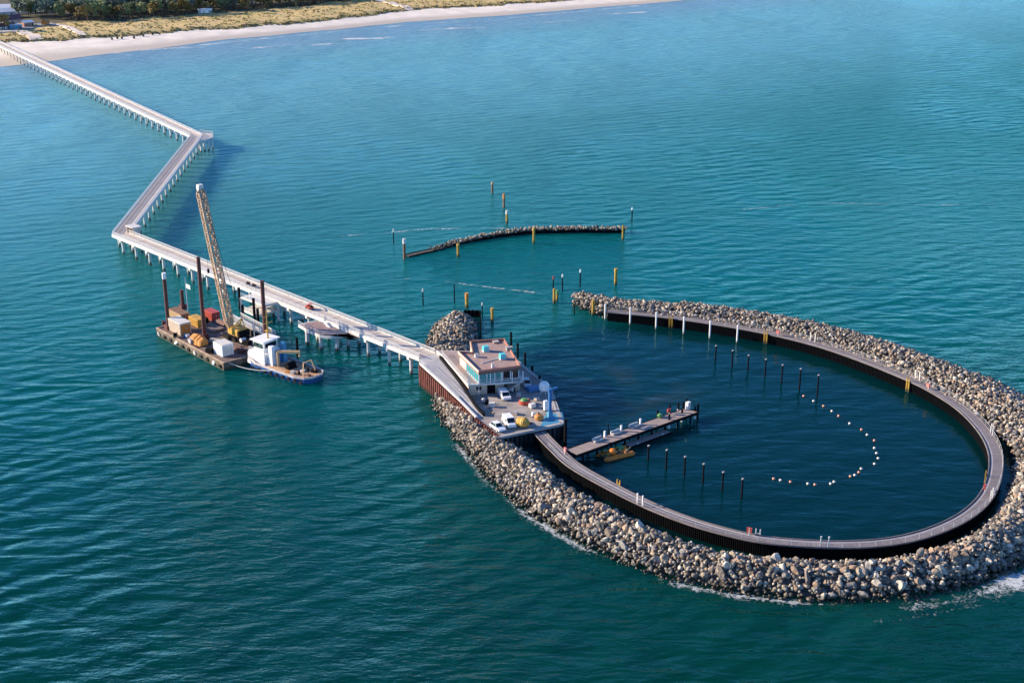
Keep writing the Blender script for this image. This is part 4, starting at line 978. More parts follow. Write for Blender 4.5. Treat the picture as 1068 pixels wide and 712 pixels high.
mb.build('stair', m_concg, bld, world=True)
fn = (np.array(low[1])-np.array(low[0])); fl_ = np.linalg.norm(fn); fn = fn/fl_; fr_ = np.array((fn[1],-fn[0])); fz = math.atan2(fn[1],fn[0])
for t_, w__, h_, nm, mt in ((.44,1.9,2.2,'door',m_dark),(.80,2.6,2.3,'gate',m_darkwall),(.2,1.2,.9,'window',m_dglass)):
    q = np.array(low[0])+fn*fl_*t_+fr_*.03; mb = MB(); mb.box((*q, qz+.02 if nm != 'window' else qz+1.1),(w__,.12,h_),fz); mb.build(nm, mt, bld, world=True)

# ------------------------------------------------------------------ vehicles on the quay
def car(px, py, heading, paint, name, label, cat, L_=4.3, W_=1.8, hgt=1.5, van=False, pickup=False):
    p = at(px, py, qz); rt = thing(name, label, cat, (*p,qz+.005), heading); h2 = L_/2
    if van: pf = [(-h2,.35),(-h2,hgt-.1),(-h2+.25,hgt),(h2-1.55,hgt),(h2-.75,hgt*.58),(h2-.05,hgt*.5),(h2,.35)]
    elif pickup: pf = [(-h2,.45),(-h2,.95),(-.35,.95),(-.35,.97),(h2-1.2,.98),(h2-.1,.85),(h2,.45)]
    else: pf = [(-h2,.35),(-h2+.05,.8),(-h2+.3,.92),(h2-1.1,.92),(h2-.15,.72),(h2,.35)]
    mb = MB(); n_ = len(pf)
    for y in (-W_/2, W_/2): mb.v += [(x,y*(1 if z < 1.0 else .86),z) for x, z in pf]
    for k in range(n_): j = (k+1)%n_; mb.f.append((k,j,n_+j,n_+k)); mb.m.append(0)
    mb.f.append(tuple(range(n_))[::-1]); mb.m.append(0); mb.f.append(tuple(range(n_,2*n_))); mb.m.append(0); mb.build('body', paint, rt)
    if van:
        mb = MB(); a, b = (h2-1.5,hgt-.05), (h2-.78,hgt*.6); mb.quad([(a[0]+.03,-W_*.40,a[1]),(b[0]+.03,-W_*.44,b[1]),(b[0]+.03,W_*.44,b[1]),(a[0]+.03,W_*.40,a[1])]); mb.build('windscreen', m_dglass, rt)
        for s_ in (-1,1): mb = MB(); mb.box((h2-1.9,s_*W_*.462,hgt*.6),(.9,.06,.45)); mb.build('side_window', m_dglass, rt)
    else:
        x0, x1 = (-.3, h2-1.3) if pickup else (-h2+.35, h2-1.2)
        b0, b1 = W_*.46, W_*.37
        lo_ = [(x0,-b0),(x1,-b0),(x1,b0),(x0,b0)]; hi_ = [(x0+.35,-b1),(x1-.75,-b1),(x1-.75,b1),(x0+.35,b1)]
        mb = MB(); mb.v += [(x,y,.9) for x, y in lo_]+[(x,y,hgt-.06) for x, y in hi_]
        for q in ((0,1,5,4),(1,2,6,5),(2,3,7,6),(3,0,4,7)): mb.f.append(q); mb.m.append(0)
        mb.build('windows', m_dglass, rt)
        mb = MB(); mb.prism([(x,y) for x, y in hi_], hgt-.07, hgt); [mb.beam((*lo_[k],.9),(*hi_[k],hgt-.04),.09,.09) for k in range(4)]; mb.build('roof', paint, rt)
        if pickup: mb = MB(); mb.box((-h2+.95,0,.97),(1.6,1.5,.03)); mb.build('load_bed', m_dark, rt)
    for x in (-h2+.75, h2-.8):
        for y in (-W_/2+.02, W_/2-.02):
            mb = MB(); mb.cyl((x,y-.11,.33),(x,y+.11,.33),.33,.33,14); w__ = mb.build('wheel', m_black, rt); s_ = 1 if y > 0 else -1
            mb = MB(); mb.cyl((x,y+s_*.10,.33),(x,y+s_*.13,.33),.2,.2,10); mb.build('rim', m_galv, w__)
    for y in (-W_*.36, W_*.36):
        mb = MB(); mb.box((h2-.06,y,.58),(.14,.3,.16)); mb.build('headlight', m_galv, rt)
        mb = MB(); mb.box((-h2+.02,y,.62),(.1,.25,.2)); mb.build('tail_light', m_red, rt)
    return rt
m_carw = M('white_car_paint',(.80,.80,.80),.3,.03,1); m_cars = M('silver_car_paint',(.50,.52,.55),.3,.05,1)
def head(a, b): p, q = at(*a,qz), at(*b,qz); return math.atan2(q[1]-p[1], q[0]-p[0])
car(526,414.5, head((522,409),(530,419)), m_carw, 'parked_car', 'white car parked alone in the middle of the quay in front of the building', 'car', 4.6, 1.9, 1.7, van=True)
car(519,447.5, head((513,443),(525,451)), m_carw, 'parked_car', 'white car with large dark windscreen at the front left corner of the quay', 'car', 4.2, 1.8, 1.5)
car(531,443, head((527,438),(534.5,447)), m_carw, 'parked_van', 'white van at the front quay edge between the left corner car and the yellow buoy', 'van', 4.6, 1.95, 2.0, van=True)
car(549.5,402, head((547,396),(552,407)), m_cars, 'parked_car', 'silver white car beside the right wall of the building', 'car', 4.4, 1.8, 1.55)
def lathe_thing(name, label, cat, px, py, z, parts, rz=0, tilt=None):
    p = at(px, py, z); rt = thing(name, label, cat, (*p,z), rz)
    for nm, pr, mt in parts: mb = MB(); mb.lathe((0,0,0), pr, 14); mb.build(nm, mt, rt, smooth=False)
    if tilt: rt.rotation_euler = tilt
    return rt
b_ = lathe_thing('navigation_buoy', 'large yellow buoy lying at the front edge of the quay', 'buoy', 545, 440, qz+1.13, [('float', [(.2,-1.5),(1.0,-1.2),(1.12,-.5),(1.12,.6),(.9,1.1),(.45,1.4),(.25,1.9)], m_yel), ('collar', [(1.16,-.1),(1.16,.18)], M('pale_yellow_band',(.70,.52,.18),.6,.1,1)), ('lifting_ring',[(.24,1.9),(.24,2.15)],m_dark)], tilt=(math.radians(88),0,math.radians(62)))
lathe_thing('navigation_buoy', 'smaller orange yellow buoy standing between the big yellow buoy and the crane', 'buoy', 562, 437.5, qz+.02, [('float', [(.6,0),(.95,.2),(1.0,.8),(.8,1.15),(.3,1.3)], m_orange), ('lantern',[(.16,1.3),(.16,1.7)],m_dark)])
rb_ = lathe_thing('tub', 'round red tub heaped with green netting in the middle of the quay', 'tub', 547, 421, qz+.02, [('float', [(1.0,0),(1.25,.1),(1.3,.9),(1.2,1.0),(1.05,.85)], m_red), ('cover', [(1.0,.86),(.7,1.25),(.25,1.35)], m_green)])
for k, (px, py, nm, lb) in enumerate(((504,419.5,'bollard','grey bollard at the foot of the ramp, the left one'),(507.5,421,'bollard','dark bollard at the foot of the ramp, the right one'),(556,434,'bollard','white bollard between the two yellow buoys at the quay edge'),(534,408,'bollard','white bollard behind the car in the middle of the quay'))):
    lathe_thing(nm, lb, 'bollard', px, py, qz, [('post',[(.38,0),(.35,.9),(.25,1.0)], (m_conc, m_dark, m_white, m_white)[k]),('foot',[(.5,0),(.5,.1)],m_dark)])
p = at(556,407,qz); rt = thing('covered_pallet', 'blue sheet over a low pallet beside the silver car', 'covered pallet', (*p,qz+.01), .45); mb = MB(); mb.box((0,0,.15),(3.2,2.4,.7),0,0,.85); mb.build('sheet', m_blue, rt); mb = MB(); [mb.box((x,0,0),(.2,2.4,.15)) for x in (-1.3,0,1.3)]; mb.build('pallet', m_tan, rt)
p = at(547,447,qz)
# blue boat crane
cpx = at(573.5,436,qz); bcz = ztop(405.5,cpx[1])
bcr = thing('boat_crane', 'tall blue slewing crane on a blue platform at the right quay corner', 'crane', (*cpx,qz))
hgt = bcz-qz
mb = MB(); mb.cyl((0,0,.25),(0,0,hgt),.42,.36,12); mb.build('column', m_blue, bcr, smooth=False)
mb = MB(); mb.box((0,0,0),(1.9,1.9,.28),.44); mb.build('base', m_bluel, bcr)
p2_ = Vector((1.6,1.6,hgt-.3)); mb = MB(); mb.beam((-.4,-.4,hgt-.3),tuple(p2_),.35,.4); mb.build('jib', m_blue, bcr)
mb = MB(); mb.beam((1.5,1.5,hgt-.5),(1.5,1.5,hgt-3.2),.08,.08); mb.box((1.5,1.5,hgt-3.6),(.3,.3,.4)); mb.build('hook', m_dark, bcr)
mb = MB(); mb.box((.0,-.0,.28),(1.0,1.0,1.3),.44); mb.build('control_box', m_bluel, bcr)
bp1 = [at(562,446.5,qz), at(588,440,qz), at(585,433,qz), at(566,437,qz)]
plx = thing('crane_platform', 'blue painted plate platform on dark piles under the blue crane', 'platform', (*bp1[0],0))
mb = MB(); mb.prism([at(562.5,447.5,qz), at(590,441.5,qz), at(586,430,qz), at(569,433,qz)], qz-.2, qz+.10); mb.build('plate', m_bluel, plx, world=True)
for q in (at(588.5,442.5,qz), at(586,434,qz)): mb = MB(); mb.cyl((*q,-3),(*q,qz-.2),.35,.35,8); mb.build('pile', m_dark, plx, world=True)
# white tank beside the crane, white panel post
p = at(567.5,411,qz); rt = thing('water_tank', 'white domed tank on a frame left of the blue crane', 'tank', (*p,qz), 0); mb = MB(); mb.lathe((0,0,1.1),[(1.1,0),(1.2,.3),(1.2,1.3),(.8,1.9),(.2,2.05)],14); mb.build('tank', m_white, rt)
for k in range(4): mb = MB(); a = k*1.57+.4; mb.box((.8*math.cos(a),.8*math.sin(a),0),(.15,.15,1.15)); mb.build('leg', m_galv, rt)
p = at(569,428,qz); rt = thing('service_column', 'slim white column beside the blue crane on the quay', 'column', (*p,qz), .44); mb = MB(); mb.box((0,0,.1),(.75,.6,2.3)); mb.build('body', m_white, rt); mb = MB(); mb.box((0,0,0),(1,.9,.1)); mb.build('foot', m_dark, rt)

# ------------------------------------------------------------------ rock masses
# the big breakwater: pairs of (water's edge, inner edge)
st_o = [at(451,421),at(468,449),at(487,472),at(510,500),at(545,530),at(580,552),at(625,576),at(680,598),at(740,613),at(800,622),at(860,627),at(920,626),at(970,620),at(1012,610),at(1047,597),at(1084,575)]
st_i = [at(460,409,1.5),at(485,430,1.5),at(503,447,1.5),at(530,459,1.3),at(559,482,.8),at(597,512,.8),at(640,533,1.0),at(690,556,1.6),at(745,574,1.6),at(800,582,1.6),at(860,585,1.6),at(920,584,1.6),at(970,574,1.6),at(1008,561,1.6),at(1034,542,1.6),at(1052,517,1.2)]
ring_px = [(561,449),(580,468.5),(600,486),(640,508.5),(680,528),(720,543.5),(760,555),(800,563),(860,567.5),(910,566.5),(950,560.5),(985,549),(1012,534),(1030,515),(1038,492),(1037,470),(1025,448),(1002,425),(968,404),(930,387),(890,371.5),(850,358.5),(800,346.5),(750,337.5),(700,330.5),(660,326.5),(634,324)]
RZ = 2.6
ring = catmull([at(x, y, RZ) for x, y in ring_px], 1.5)
ring_c = np.array(ring)
ro = offset(ring, -1.0)
out_side = -1 if np.linalg.norm(np.array(ro[len(ro)//2])-np.array((50,280))) > np.linalg.norm(ring_c[len(ro)//2]-np.array((50,280))) else 1
rp_ = lambda k, d: tuple(np.array(ring[k]) + (np.array(offset(ring, out_side*1.0)[k])-np.array(ring[k]))*d)
OFF1 = np.array(offset(ring, out_side*1.0))-ring_c
for px, gap, wd in ((1037,4.6,20),(1025,3.4,20.5),(1002,2.0,20.5),(968,1.6,20),(930,1.6,19),(890,1.6,18.5),(850,1.6,18),(800,1.6,17),(750,1.6,16),(700,1.6,15),(660,1.6,14),(634,1.6,13)):
    py = dict(ring_px)[px] if px != 1037 else 470; q = np.array(at(px,py,RZ)); k = int(np.argmin(np.linalg.norm(ring_c-q,axis=1)))
    st_i.append(tuple(ring_c[k]+OFF1[k]*gap)); st_o.append(tuple(ring_c[k]+OFF1[k]*(gap+wd)))
e_i = np.array(at(596,316,.8)); e_o = e_i+np.array((1.5,7.0)); 
st_i.append(tuple(np.array(at(613,323,.5)))); st_o.append((22.0,369.5))
st_i.append(tuple(e_i)); st_o.append(tuple(e_o))
n_ = 400; oc = catmull(st_o, .9); ic = catmull(st_i, .9)
def param(P, st, nsub):
    Pn = [np.array(p,float) for p in st]; Pn = [2*Pn[0]-Pn[1]]+Pn+[2*Pn[-1]-Pn[-2]]
    def f(s):
        i = min(int(s), len(st)-2); t = s-i; a,b,c,d = Pn[i],Pn[i+1],Pn[i+2],Pn[i+3]
        return .5*((2*b)+(-a+c)*t+(2*a-5*b+4*c-d)*t*t+(-a+3*b-3*c+d)*t**3)
    return f
fo, fi = param(None, st_o, 0), param(None, st_i, 0); NS = len(st_o)-1
def bh(u, s):                                   # height of the mound: u 0 at the sea edge, 1 at the boardwalk edge
    top = 3.1 if s < 15 else min(4.1, 3.1+(s-15)*.5) if s < 25 else 3.5
    tail = min(1, s/1.2)*min(1, (NS-s)/1.0+.35)
    inner = 1.2 if s < 16 else 2.3
    if s < 2.5: inner = 2.2
    elif s < 6.5: inner = .5
    if s > NS-2.3: inner = 2.3+(.1-2.3)*min(1,(s-NS+2.3)/.4)
    if u < .5: h = top*(u/.5)**.85
    elif u < .72: h = top
    else: h = top + (inner-top)*((u-.72)/.28)
    return h*(.55+.45*tail)
core = MB(); NSs = 260; NU = 9
for i in range(NSs+1):
    s = NS*i/NSs; a, b = fo(s), fi(s)
    for j in range(NU):
        u = j/(NU-1); p = a*(1-u*.93-.03)+b*(u*.93+.03); core.v.append((p[0],p[1],bh(u,s)-(.5 if s < 24.5 else .95 if s < NS-2.5 else 1.9) if 0 < j < NU-1 else -2))
    core.v.append((b[0]*.97+a[0]*.03,b[1]*.97+a[1]*.03,-3))
for i in range(NSs):
    for j in range(NU): q = NU+1; core.f.append((i*q+j,(i+1)*q+j,(i+1)*q+j+1,i*q+j+1)); core.m.append(0)
core = core.build('breakwater', m_core); tag(core, 'dark rubble core of the curved breakwater showing between its boulders', 'breakwater')
big = []
s = 0.0
while s < NS:
    a, b = fo(s), fi(s); w_ = float(np.linalg.norm(b-a)); ln = float(np.linalg.norm(fo(min(NS,s+.02))-fo(max(0,s-.02)))/(.04 if 0 < s < NS else .02))
    ln2 = float(np.linalg.norm(fi(min(NS,s+.02))-fi(max(0,s-.02)))/(.04 if 0 < s < NS else .02)); ln = max(.5,(ln+ln2)/2)
    k = max(3, int(w_/.88))
    for j in range(k+1):
        u = (j+R.uniform(-.45,.45))/k; uu = min(1, max(0, u)); ss = s+R.uniform(-.5,.5)*1.15/ln
        if not 0 <= ss <= NS: continue
        p = fo(ss)*(1-u)+fi(ss)*u; r = R.choice((.42,.5,.56,.62,.68,.78,1.0))*R.uniform(.85,1.12)*(1.14 if 4 < s < 17 else 1.0)
        z = bh(uu, ss)-.22+R.uniform(-.25,.3)
        big.append((p[0],p[1],z,r))
        for _ in range(R.choice((0,1,1,2))): big.append((p[0]+R.uniform(-.9,.9),p[1]+R.uniform(-.9,.9),z+R.uniform(-.1,.35),R.uniform(.3,.5)))
        if R.random() < .15: big.append((p[0]+R.uniform(-.6,.6),p[1]+R.uniform(-.6,.6),z+R.uniform(.3,.55),R.uniform(.35,.65)))
    s += .9/ln
cen_ = np.array((50.,280.)); nearpts = sorted(big, key=lambda q: (q[0]**2+q[1]**2)**.5/ max(.3,q[3])*(1 if q[2] > .3 else 3) + (1e6 if abs(534+F*q[0]/(q[1]*CP+(H-q[2])*SP)-534) > 520 or q[1] > 240 or q[0] > 95 else 0))
ind, restr = nearpts[:300], nearpts[300:]
rmesh = []
for k in range(16):
    me = bpy.data.meshes.new('boulder'); me.from_pydata(RV2[k].tolist(), [], RF2.tolist()); me.materials.append(ROCK); rmesh.append(me)
for x, y, z, r in ind:
    o = bpy.data.objects.new('boulder', R.choice(rmesh)); COL.objects.link(o); o.location = (x,y,z); o.scale = (r,r,r*.9)
    o.rotation_euler = (R.uniform(0,6.28),R.uniform(0,6.28),R.uniform(0,6.28))
    tag(o, 'large granite boulder on the near curve of the breakwater facing the viewer', 'boulder', 'large boulders of the near breakwater curve')
rock_mass('boulders', [((x,y,z),r) for x,y,z,r in restr], 'granite boulders heaped along the curved breakwater')
# mound beside the building
mo = catmull([(-22.6,307),(-22.8,318),(-22.7,330),(-22.2,340),(-20.6,348.5),(-17.4,353.5),(-13.0,354.5),(-9.6,350)], .8) ; mi = [(-9.3,342),(-9.0,330),(-9.0,318),(-11.5,311),(-16.5,308.5)]
poly_m = np.array([p[:2] for p in mo]+mi)
def inpoly(x, y, P):
    c = False; j = len(P)-1
    for i in range(len(P)):
        if (P[i][1] > y) != (P[j][1] > y) and x < (P[j][0]-P[i][0])*(y-P[i][1])/(P[j][1]-P[i][1])+P[i][0]: c = not c
        j = i
    return c
moa = np.array([p[:2] for p in mo]); wall_e = resample([(-9.6,352)]+mi[:3], .8); wea = np.array(wall_e)
items = []; x = -24.0
def mh(x, y):
    d = np.min(np.linalg.norm(moa-np.array((x,y)),axis=1)); d2 = np.min(np.linalg.norm(wea-np.array((x,y)),axis=1))
    return min(2.7, .1+.62*d, .9+.42*d2)
while x < -8:
    y = 306.0
    while y < 364:
        xx, yy = x+R.uniform(-.4,.4), y+R.uniform(-.4,.4)
        if inpoly(xx, yy, poly_m): items.append(((xx,yy,mh(xx,yy)-.2+R.uniform(-.2,.3)), R.uniform(.42,.85)))
        y += .86
    x += .86
rock_mass('boulders', items, 'granite boulders of the rounded mound left of the harbour building')
mb = MB(); gx = np.arange(-23,-8.9,1.6); gy = np.arange(306,364,1.6)
for x in gx:
    for y in gy: mb.v.append((x,y,(mh(x,y)-.9) if inpoly(x,y,poly_m) else -1.2))
for i in range(len(gx)-1):
    for j in range(len(gy)-1): q = len(gy); mb.f.append((i*q+j,(i+1)*q+j,(i+1)*q+j+1,i*q+j+1)); mb.m.append(0)
tag(mb.build('rock_mound', m_core), 'dark rubble core of the rounded mound left of the harbour building', 'rock mound')
mb = MB(); ribwall(mb, [(-13.4,353.6),(-8.9,352.6),(-8.6,340),(-8.6,328)], -3, [1.9,2.2,1.2,1.0], .35, 1.1); tag(mb.build('sheet_pile_wall', m_dark), 'black sheet pile wall closing the far right end of the rounded mound', 'retaining wall')
# separate thin breakwater
th = catmull([at(424,267,.3),at(440,262.5,.5),at(452,258.5,1),at(475,251.5,1.2),at(500,246.5,1.2),at(530,242,1.2),at(560,239.5,1.2),at(600,238.5,1.2),at(630,238.8,1.2),at(652,239.2,1.0)], 1.2)
tb = thing('outer_breakwater', 'thin curved dark timber breakwater topped with stones out in the open water', 'breakwater', (*th[len(th)//2],0))
fa_, fb_ = offset(th, 1.3), offset(th, -1.3); zt_ = [.5+.75*min(1,max(0,(k-14)/22)) for k in range(len(th))]
mb = MB(); ribwall(mb, fb_, -3, zt_, .3, .8); ribwall(mb, fa_, -3, zt_, .3, .8)
mb.build('pile_wall', m_dark, tb, world=True)
mb = MB()
for k in range(len(th)-1): mb.quad([(*fa_[k],zt_[k]-.2),(*fa_[k+1],zt_[k+1]-.2),(*fb_[k+1],zt_[k+1]-.2),(*fb_[k],zt_[k]-.2)])
mb.build('fill', m_core, tb, world=True)
items = []
for k in range(9, len(th)):
    for j in range(9):
        u = R.uniform(-1.45,1.45); a = np.array(th[k])+(np.array(fa_[k])-np.array(th[k]))/1.3*u+np.array((R.uniform(-.5,.5),0)); items.append(((a[0],a[1],zt_[k]+R.uniform(-.3,.75)), R.uniform(.38,.72)*min(1,.55+k/60)))
rock_mass('boulders', items, 'pale stones lying along the top of the thin outer breakwater')

# yard gear on the quay
yard = [(512,431,'pallet','low wooden pallet near the foot of the ramp'),(538,432,'pallet','low wooden pallet with grey sacks behind the big yellow buoy'),(555,425,'crate','grey crate right of the red tub on the quay'),(541,414,'crate','small dark crate right of the white car in the middle of the quay'),(560,417,'pallet','low wooden pallet under the white tank'),(513,424,'crate','pale crate left of the white car in the middle of the quay')]
for k, (px, py, nm, lb) in enumerate(yard):
    p = at(px,py,qz); rt = thing(nm, lb, nm, (*p,qz+.006), R.uniform(0,1.5))
    if nm == 'pallet':
        mb = MB(); [mb.box((x*.24-.6,0,.1),(.16,1.0,.04)) for x in range(6)]; [mb.box((0,y,0),(1.3,.12,.1)) for y in (-.4,0,.4)]; mb.build('boards', m_tan, rt)
        if k: mb = MB(); mb.box((0,0,.15),(1.1,.9,.5),0,0,.9); mb.build('load', m_concg, rt)
    else:
        mb = MB(); mb.box((0,0,.12),(1.3,1.0,.9)); mb.build('body', (m_concg,m_dark,m_offw)[k%3], rt); mb = MB(); [mb.box((x,0,0),(.14,1.0,.12)) for x in (-.45,.45)]; mb.build('runner', m_brownpost, rt)
fa, fb = np.array(at(575,428,qz)), np.array(at(571,405,qz)); fe = thing('guard_rail', 'thin grey guard rail along the right quay edge', 'railing', (*fa,qz)); mb = MB(); rail(mb, [tuple(fa+np.array((.3,0))), tuple(fb+np.array((-.3,0)))], qz, 1.1, 2.0, .08, (1.0,.5), .06); mb.build('rail', m_galv, fe, world=True)

# ------------------------------------------------------------------ curved boardwalk
RW = 2.75
bw = thing('boardwalk', 'curved grey brown boardwalk on dark pile walls round the harbour basin', 'boardwalk', (*ring[len(ring)//2],0))
Lr, Rr = offset(ring, RW/2), offset(ring, -RW/2)
mb = MB(); mb.strip(Lr, Rr, RZ, RZ); mb.build('deck', m_ring, bw, world=True)
inn, outr = (Lr, Rr) if out_side < 0 else (Rr, Lr); si = 1 if out_side < 0 else -1
mb = MB()
for ln, s_ in ((inn, 1), (outr, -1)):
    o2 = offset(ring, si*s_*(RW/2-.12)); o3 = offset(ring, si*s_*(RW/2+.06))
    for k in range(len(ring)-1):
        z0, z1 = RZ+.004, RZ+.16
        mb.quad([(*o2[k],z1),(*o2[k+1],z1),(*o3[k+1],z1),(*o3[k],z1)]); mb.quad([(*o2[k],z0),(*o2[k+1],z0),(*o2[k+1],z1),(*o2[k],z1)]); mb.quad([(*o3[k],RZ-.12),(*o3[k+1],RZ-.12),(*o3[k+1],z1),(*o3[k],z1)])
mb.build('kerb_beam', M('grey_kerb_timber',(.17,.152,.152),.8,.2,.5), bw, world=True)
mb = MB(); ribwall(mb, offset(ring, si*(RW/2-.35)), -3, RZ-.2, si*.22, .42); ribwall(mb, offset(ring, -si*(RW/2-.35)), -3, RZ-.2, -si*.22, .42); mb.build('pile_wall', m_basinwall, bw, world=True)
mb = MB(); k0 = 6; rail(mb, resample(offset(ring, -si*(RW/2-.12))[k0:], 3.0), RZ+.1, 1.05, 3.0, .06, (1.0,.5), .025); mb.build('railing', m_galv, bw, world=True)
mb = MB()
for k in range(len(ring)-1):
    c = [offset(ring, si*.85), offset(ring, si*.55)] if k == 0 else c
    mb.quad([(*c[0][k],RZ+.006),(*c[0][k+1],RZ+.006),(*c[1][k+1],RZ+.006),(*c[1][k],RZ+.006)])
mb.build('cable_cover', M('pale_cable_cover',(.36,.33,.34),.7,.12,.4), bw, world=True)

def ring_at(px, py, d=0.0):
    q = np.array(at(px,py,RZ)); k = int(np.argmin(np.linalg.norm(ring_c-q,axis=1))); k = min(max(1,k),len(ring)-2)
    tg = ring_c[k+1]-ring_c[k-1]; return ring_c[k]+OFF1[k]*d, math.atan2(tg[1],tg[0])
def lamp_pair(px, py, label, m=None):
    p, a = ring_at(px, py, 1.2); rt = thing('light_column', label, 'light column', (*p,RZ+.01), a, 'paired light columns on the boardwalk')
    for x in (-.7,.7):
        mb = MB(); mb.box((x,0,0),(.22,.2,2.1)); c = mb.build('post', m or m_conc, rt); mb = MB(); mb.box((x,0,2.1),(.3,.27,.1)); mb.build('cap', m_galv, c)
for px, py, lb in ((860,567,'pair of pale columns at the lowest point of the boardwalk curve'),(674,525,'pair of pale columns on the near boardwalk right of the jetty'),(1026,520,'pair of pale columns where the boardwalk turns at the right'),(1028,452,'pair of white columns on the outer side of the right bend'),(951,396,'pair of white columns on the far boardwalk right of its middle'),(845,357,'pair of white columns on the far boardwalk near the mooring posts')):
    lamp_pair(px, py, lb)
def buoy_stand(px, py, label, m):
    p, a = ring_at(px, py, -.7); rt = thing('lifebuoy_stand', label, 'lifebuoy stand', (*p,RZ+.01), a)
    mb = MB(); mb.box((0,0,0),(.14,.14,1.5)); mb.build('post', m_galv, rt); mb = MB(); mb.box((0,.12,.55),(.9,.35,.85)); bx_ = mb.build('box', m, rt)
    mb = MB(); mb.box((0,.12,1.4),(1.0,.45,.07)); mb.build('lid', m, bx_)
for px, py, lb, m in ((587,474,'faded red lifebuoy box on the boardwalk at the root of the jetty',m_pink),(776,559,'bright red lifebuoy box on the near boardwalk curve',m_red),(1032,512,'dark red lifebuoy box at the right hand turn of the boardwalk',m_red),(811,349,'pink red lifebuoy box on the far boardwalk',m_pink),(972,405,'pink red lifebuoy box on the far boardwalk towards the right bend',m_pink)):
    buoy_stand(px, py, lb, m)
def ladder(px, py, label, m):
    p, a = ring_at(px, py, -(RW/2+.3)); rt = thing('yellow_ladder', label, 'ladder', (*p,0), a, 'yellow ladders on the basin side')
    mb = MB(); [mb.beam((x,0,-1),(x,0,RZ+1.1),.2,.2) for x in (-.4,.4)]; mb.build('rails', m, rt)
    mb = MB(); [mb.beam((-.4,0,z*.45-.3),(.4,0,z*.45-.3),.12,.12) for z in range(8)]; mb.build('rungs', m, rt)
for px, py, lb in ((798,347,'yellow ladder on the far basin wall beside the pink red box'),(951,398,'yellow ladder on the far basin wall left of the right bend'),(1031,497,'yellow ladder at the right turn of the basin'),(640,508,'yellow ladder rising behind the near boardwalk right of the jetty'),(701,331,'yellow ladder among the white piles of the far basin wall'),(788,561,'pale ladder rising behind the near boardwalk beside the bright red box')):
    ladder(px, py, lb, m_yelp if px != 788 else m_offw)

# ------------------------------------------------------------------ jetty
jr0, jr1, jt0, jt1 = at(592,467.5,2.2), at(600,475.5,2.2), at(719,424.5,2.2), at(725,430,2.2)
jm0, jm1 = (np.array(jr0)+np.array(jr1))/2, (np.array(jt0)+np.array(jt1))/2; ju = (jm1-jm0)/np.linalg.norm(jm1-jm0); jn = np.array((-ju[1],ju[0])); JL = float(np.linalg.norm(jm1-jm0)); jz = math.atan2(ju[1],ju[0])
jet = thing('jetty', 'straight pale boarded jetty running into the basin from the near boardwalk', 'jetty', (*jm0,0), jz)
JW = 3.6
mb = MB(); mb.strip([(0,JW/2),(JL,JW/2)],[(0,-JW/2),(JL,-JW/2)],2.2,2.2); mb.build('deck', m_jetty, jet)
mb = MB()
for y in (-JW/2,JW/2): mb.beam((0,y,1.95),(JL,y,1.95),.25,.6)
mb.beam((JL,-JW/2,1.95),(JL,JW/2,1.95),.25,.6); mb.build('edge_beam', m_dark, jet)
mb = MB(); mb.box((JL/2,0,1.55),(JL,JW-.5,.35)); mb.build('under_beam', m_dark, jet)
for k in range(9):
    for y in (-JW/2+.4,JW/2-.4): mb = MB(); mb.cyl((2+k*(JL-4)/8,y,-3),(2+k*(JL-4)/8,y,1.6),.22,.22,8); mb.build('pile', m_dark, jet)
def jl(px, py, z=2.2): q = np.array(at(px,py,z))-jm0; return float(q@ju), float(q@jn)
def jthing(name, label, cat, px, py, group=None, z=2.205): x, y = jl(px,py); y = max(-JW/2+.3,min(JW/2-.3,y)); p = jm0+ju*x+jn*y; return thing(name,label,cat,(*p,z),jz,group)
for k, (px, py) in enumerate(((624,459.5),(643,452),(662,445))):
    rt = jthing('seat_block', ('low grey bench block on the jetty, nearest to its root','low grey bench block on the jetty, the middle one','low grey bench block on the jetty, farthest from its root')[k], 'bench', px, py, 'bench blocks on the jetty')
    mb = MB(); mb.box((0,0,0),(2.6,.9,.4)); mb.build('base', m_concg, rt); mb = MB(); mb.box((0,.5,0),(2.6,.16,.75)); mb.build('backrest', m_offw, rt)
for k, (px, py) in enumerate(((630,456),(646,449.5),(667,443))):
    rt = jthing('power_pedestal', ('white power pedestal by the bench block nearest the jetty root','white power pedestal by the middle bench block','white power pedestal by the farthest bench block')[k], 'pedestal', px, py-1, 'white pedestals on the jetty')
    mb = MB(); mb.box((0,0,0),(.4,.35,1.25),0,0,.85); mb.build('body', m_white, rt); mb = MB(); mb.box((0,0,1.25),(.45,.4,.1)); mb.build('cap', m_galv, rt)
rt = jthing('cabinet', 'tall white cabinet at the outer end of the jetty', 'cabinet', 717.5, 426.5); mb = MB(); mb.box((0,0,.05),(.9,.8,1.7)); mb.build('body', m_white, rt); mb = MB(); mb.box((0,-.42,.15),(.8,.05,1.5)); mb.build('door', m_offw, rt)
rt = jthing('tarp_bundle', 'small green bundle beside a dark pile halfway along the outer jetty', 'bundle', 688, 435); mb = MB(); mb.ball((0,0,.45),.75,8,5,0,(1,.8,.7)); mb.build('bundle', m_green, rt)
rt = jthing('lifebuoy_stand', 'small red lifebuoy box near the outer end of the jetty', 'lifebuoy stand', 697, 431.5); mb = MB(); mb.box((0,0,0),(.1,.1,1.2)); mb.build('post', m_galv, rt); mb = MB(); mb.box((0,.1,.5),(.9,.3,.8)); mb.build('box', m_red, rt)
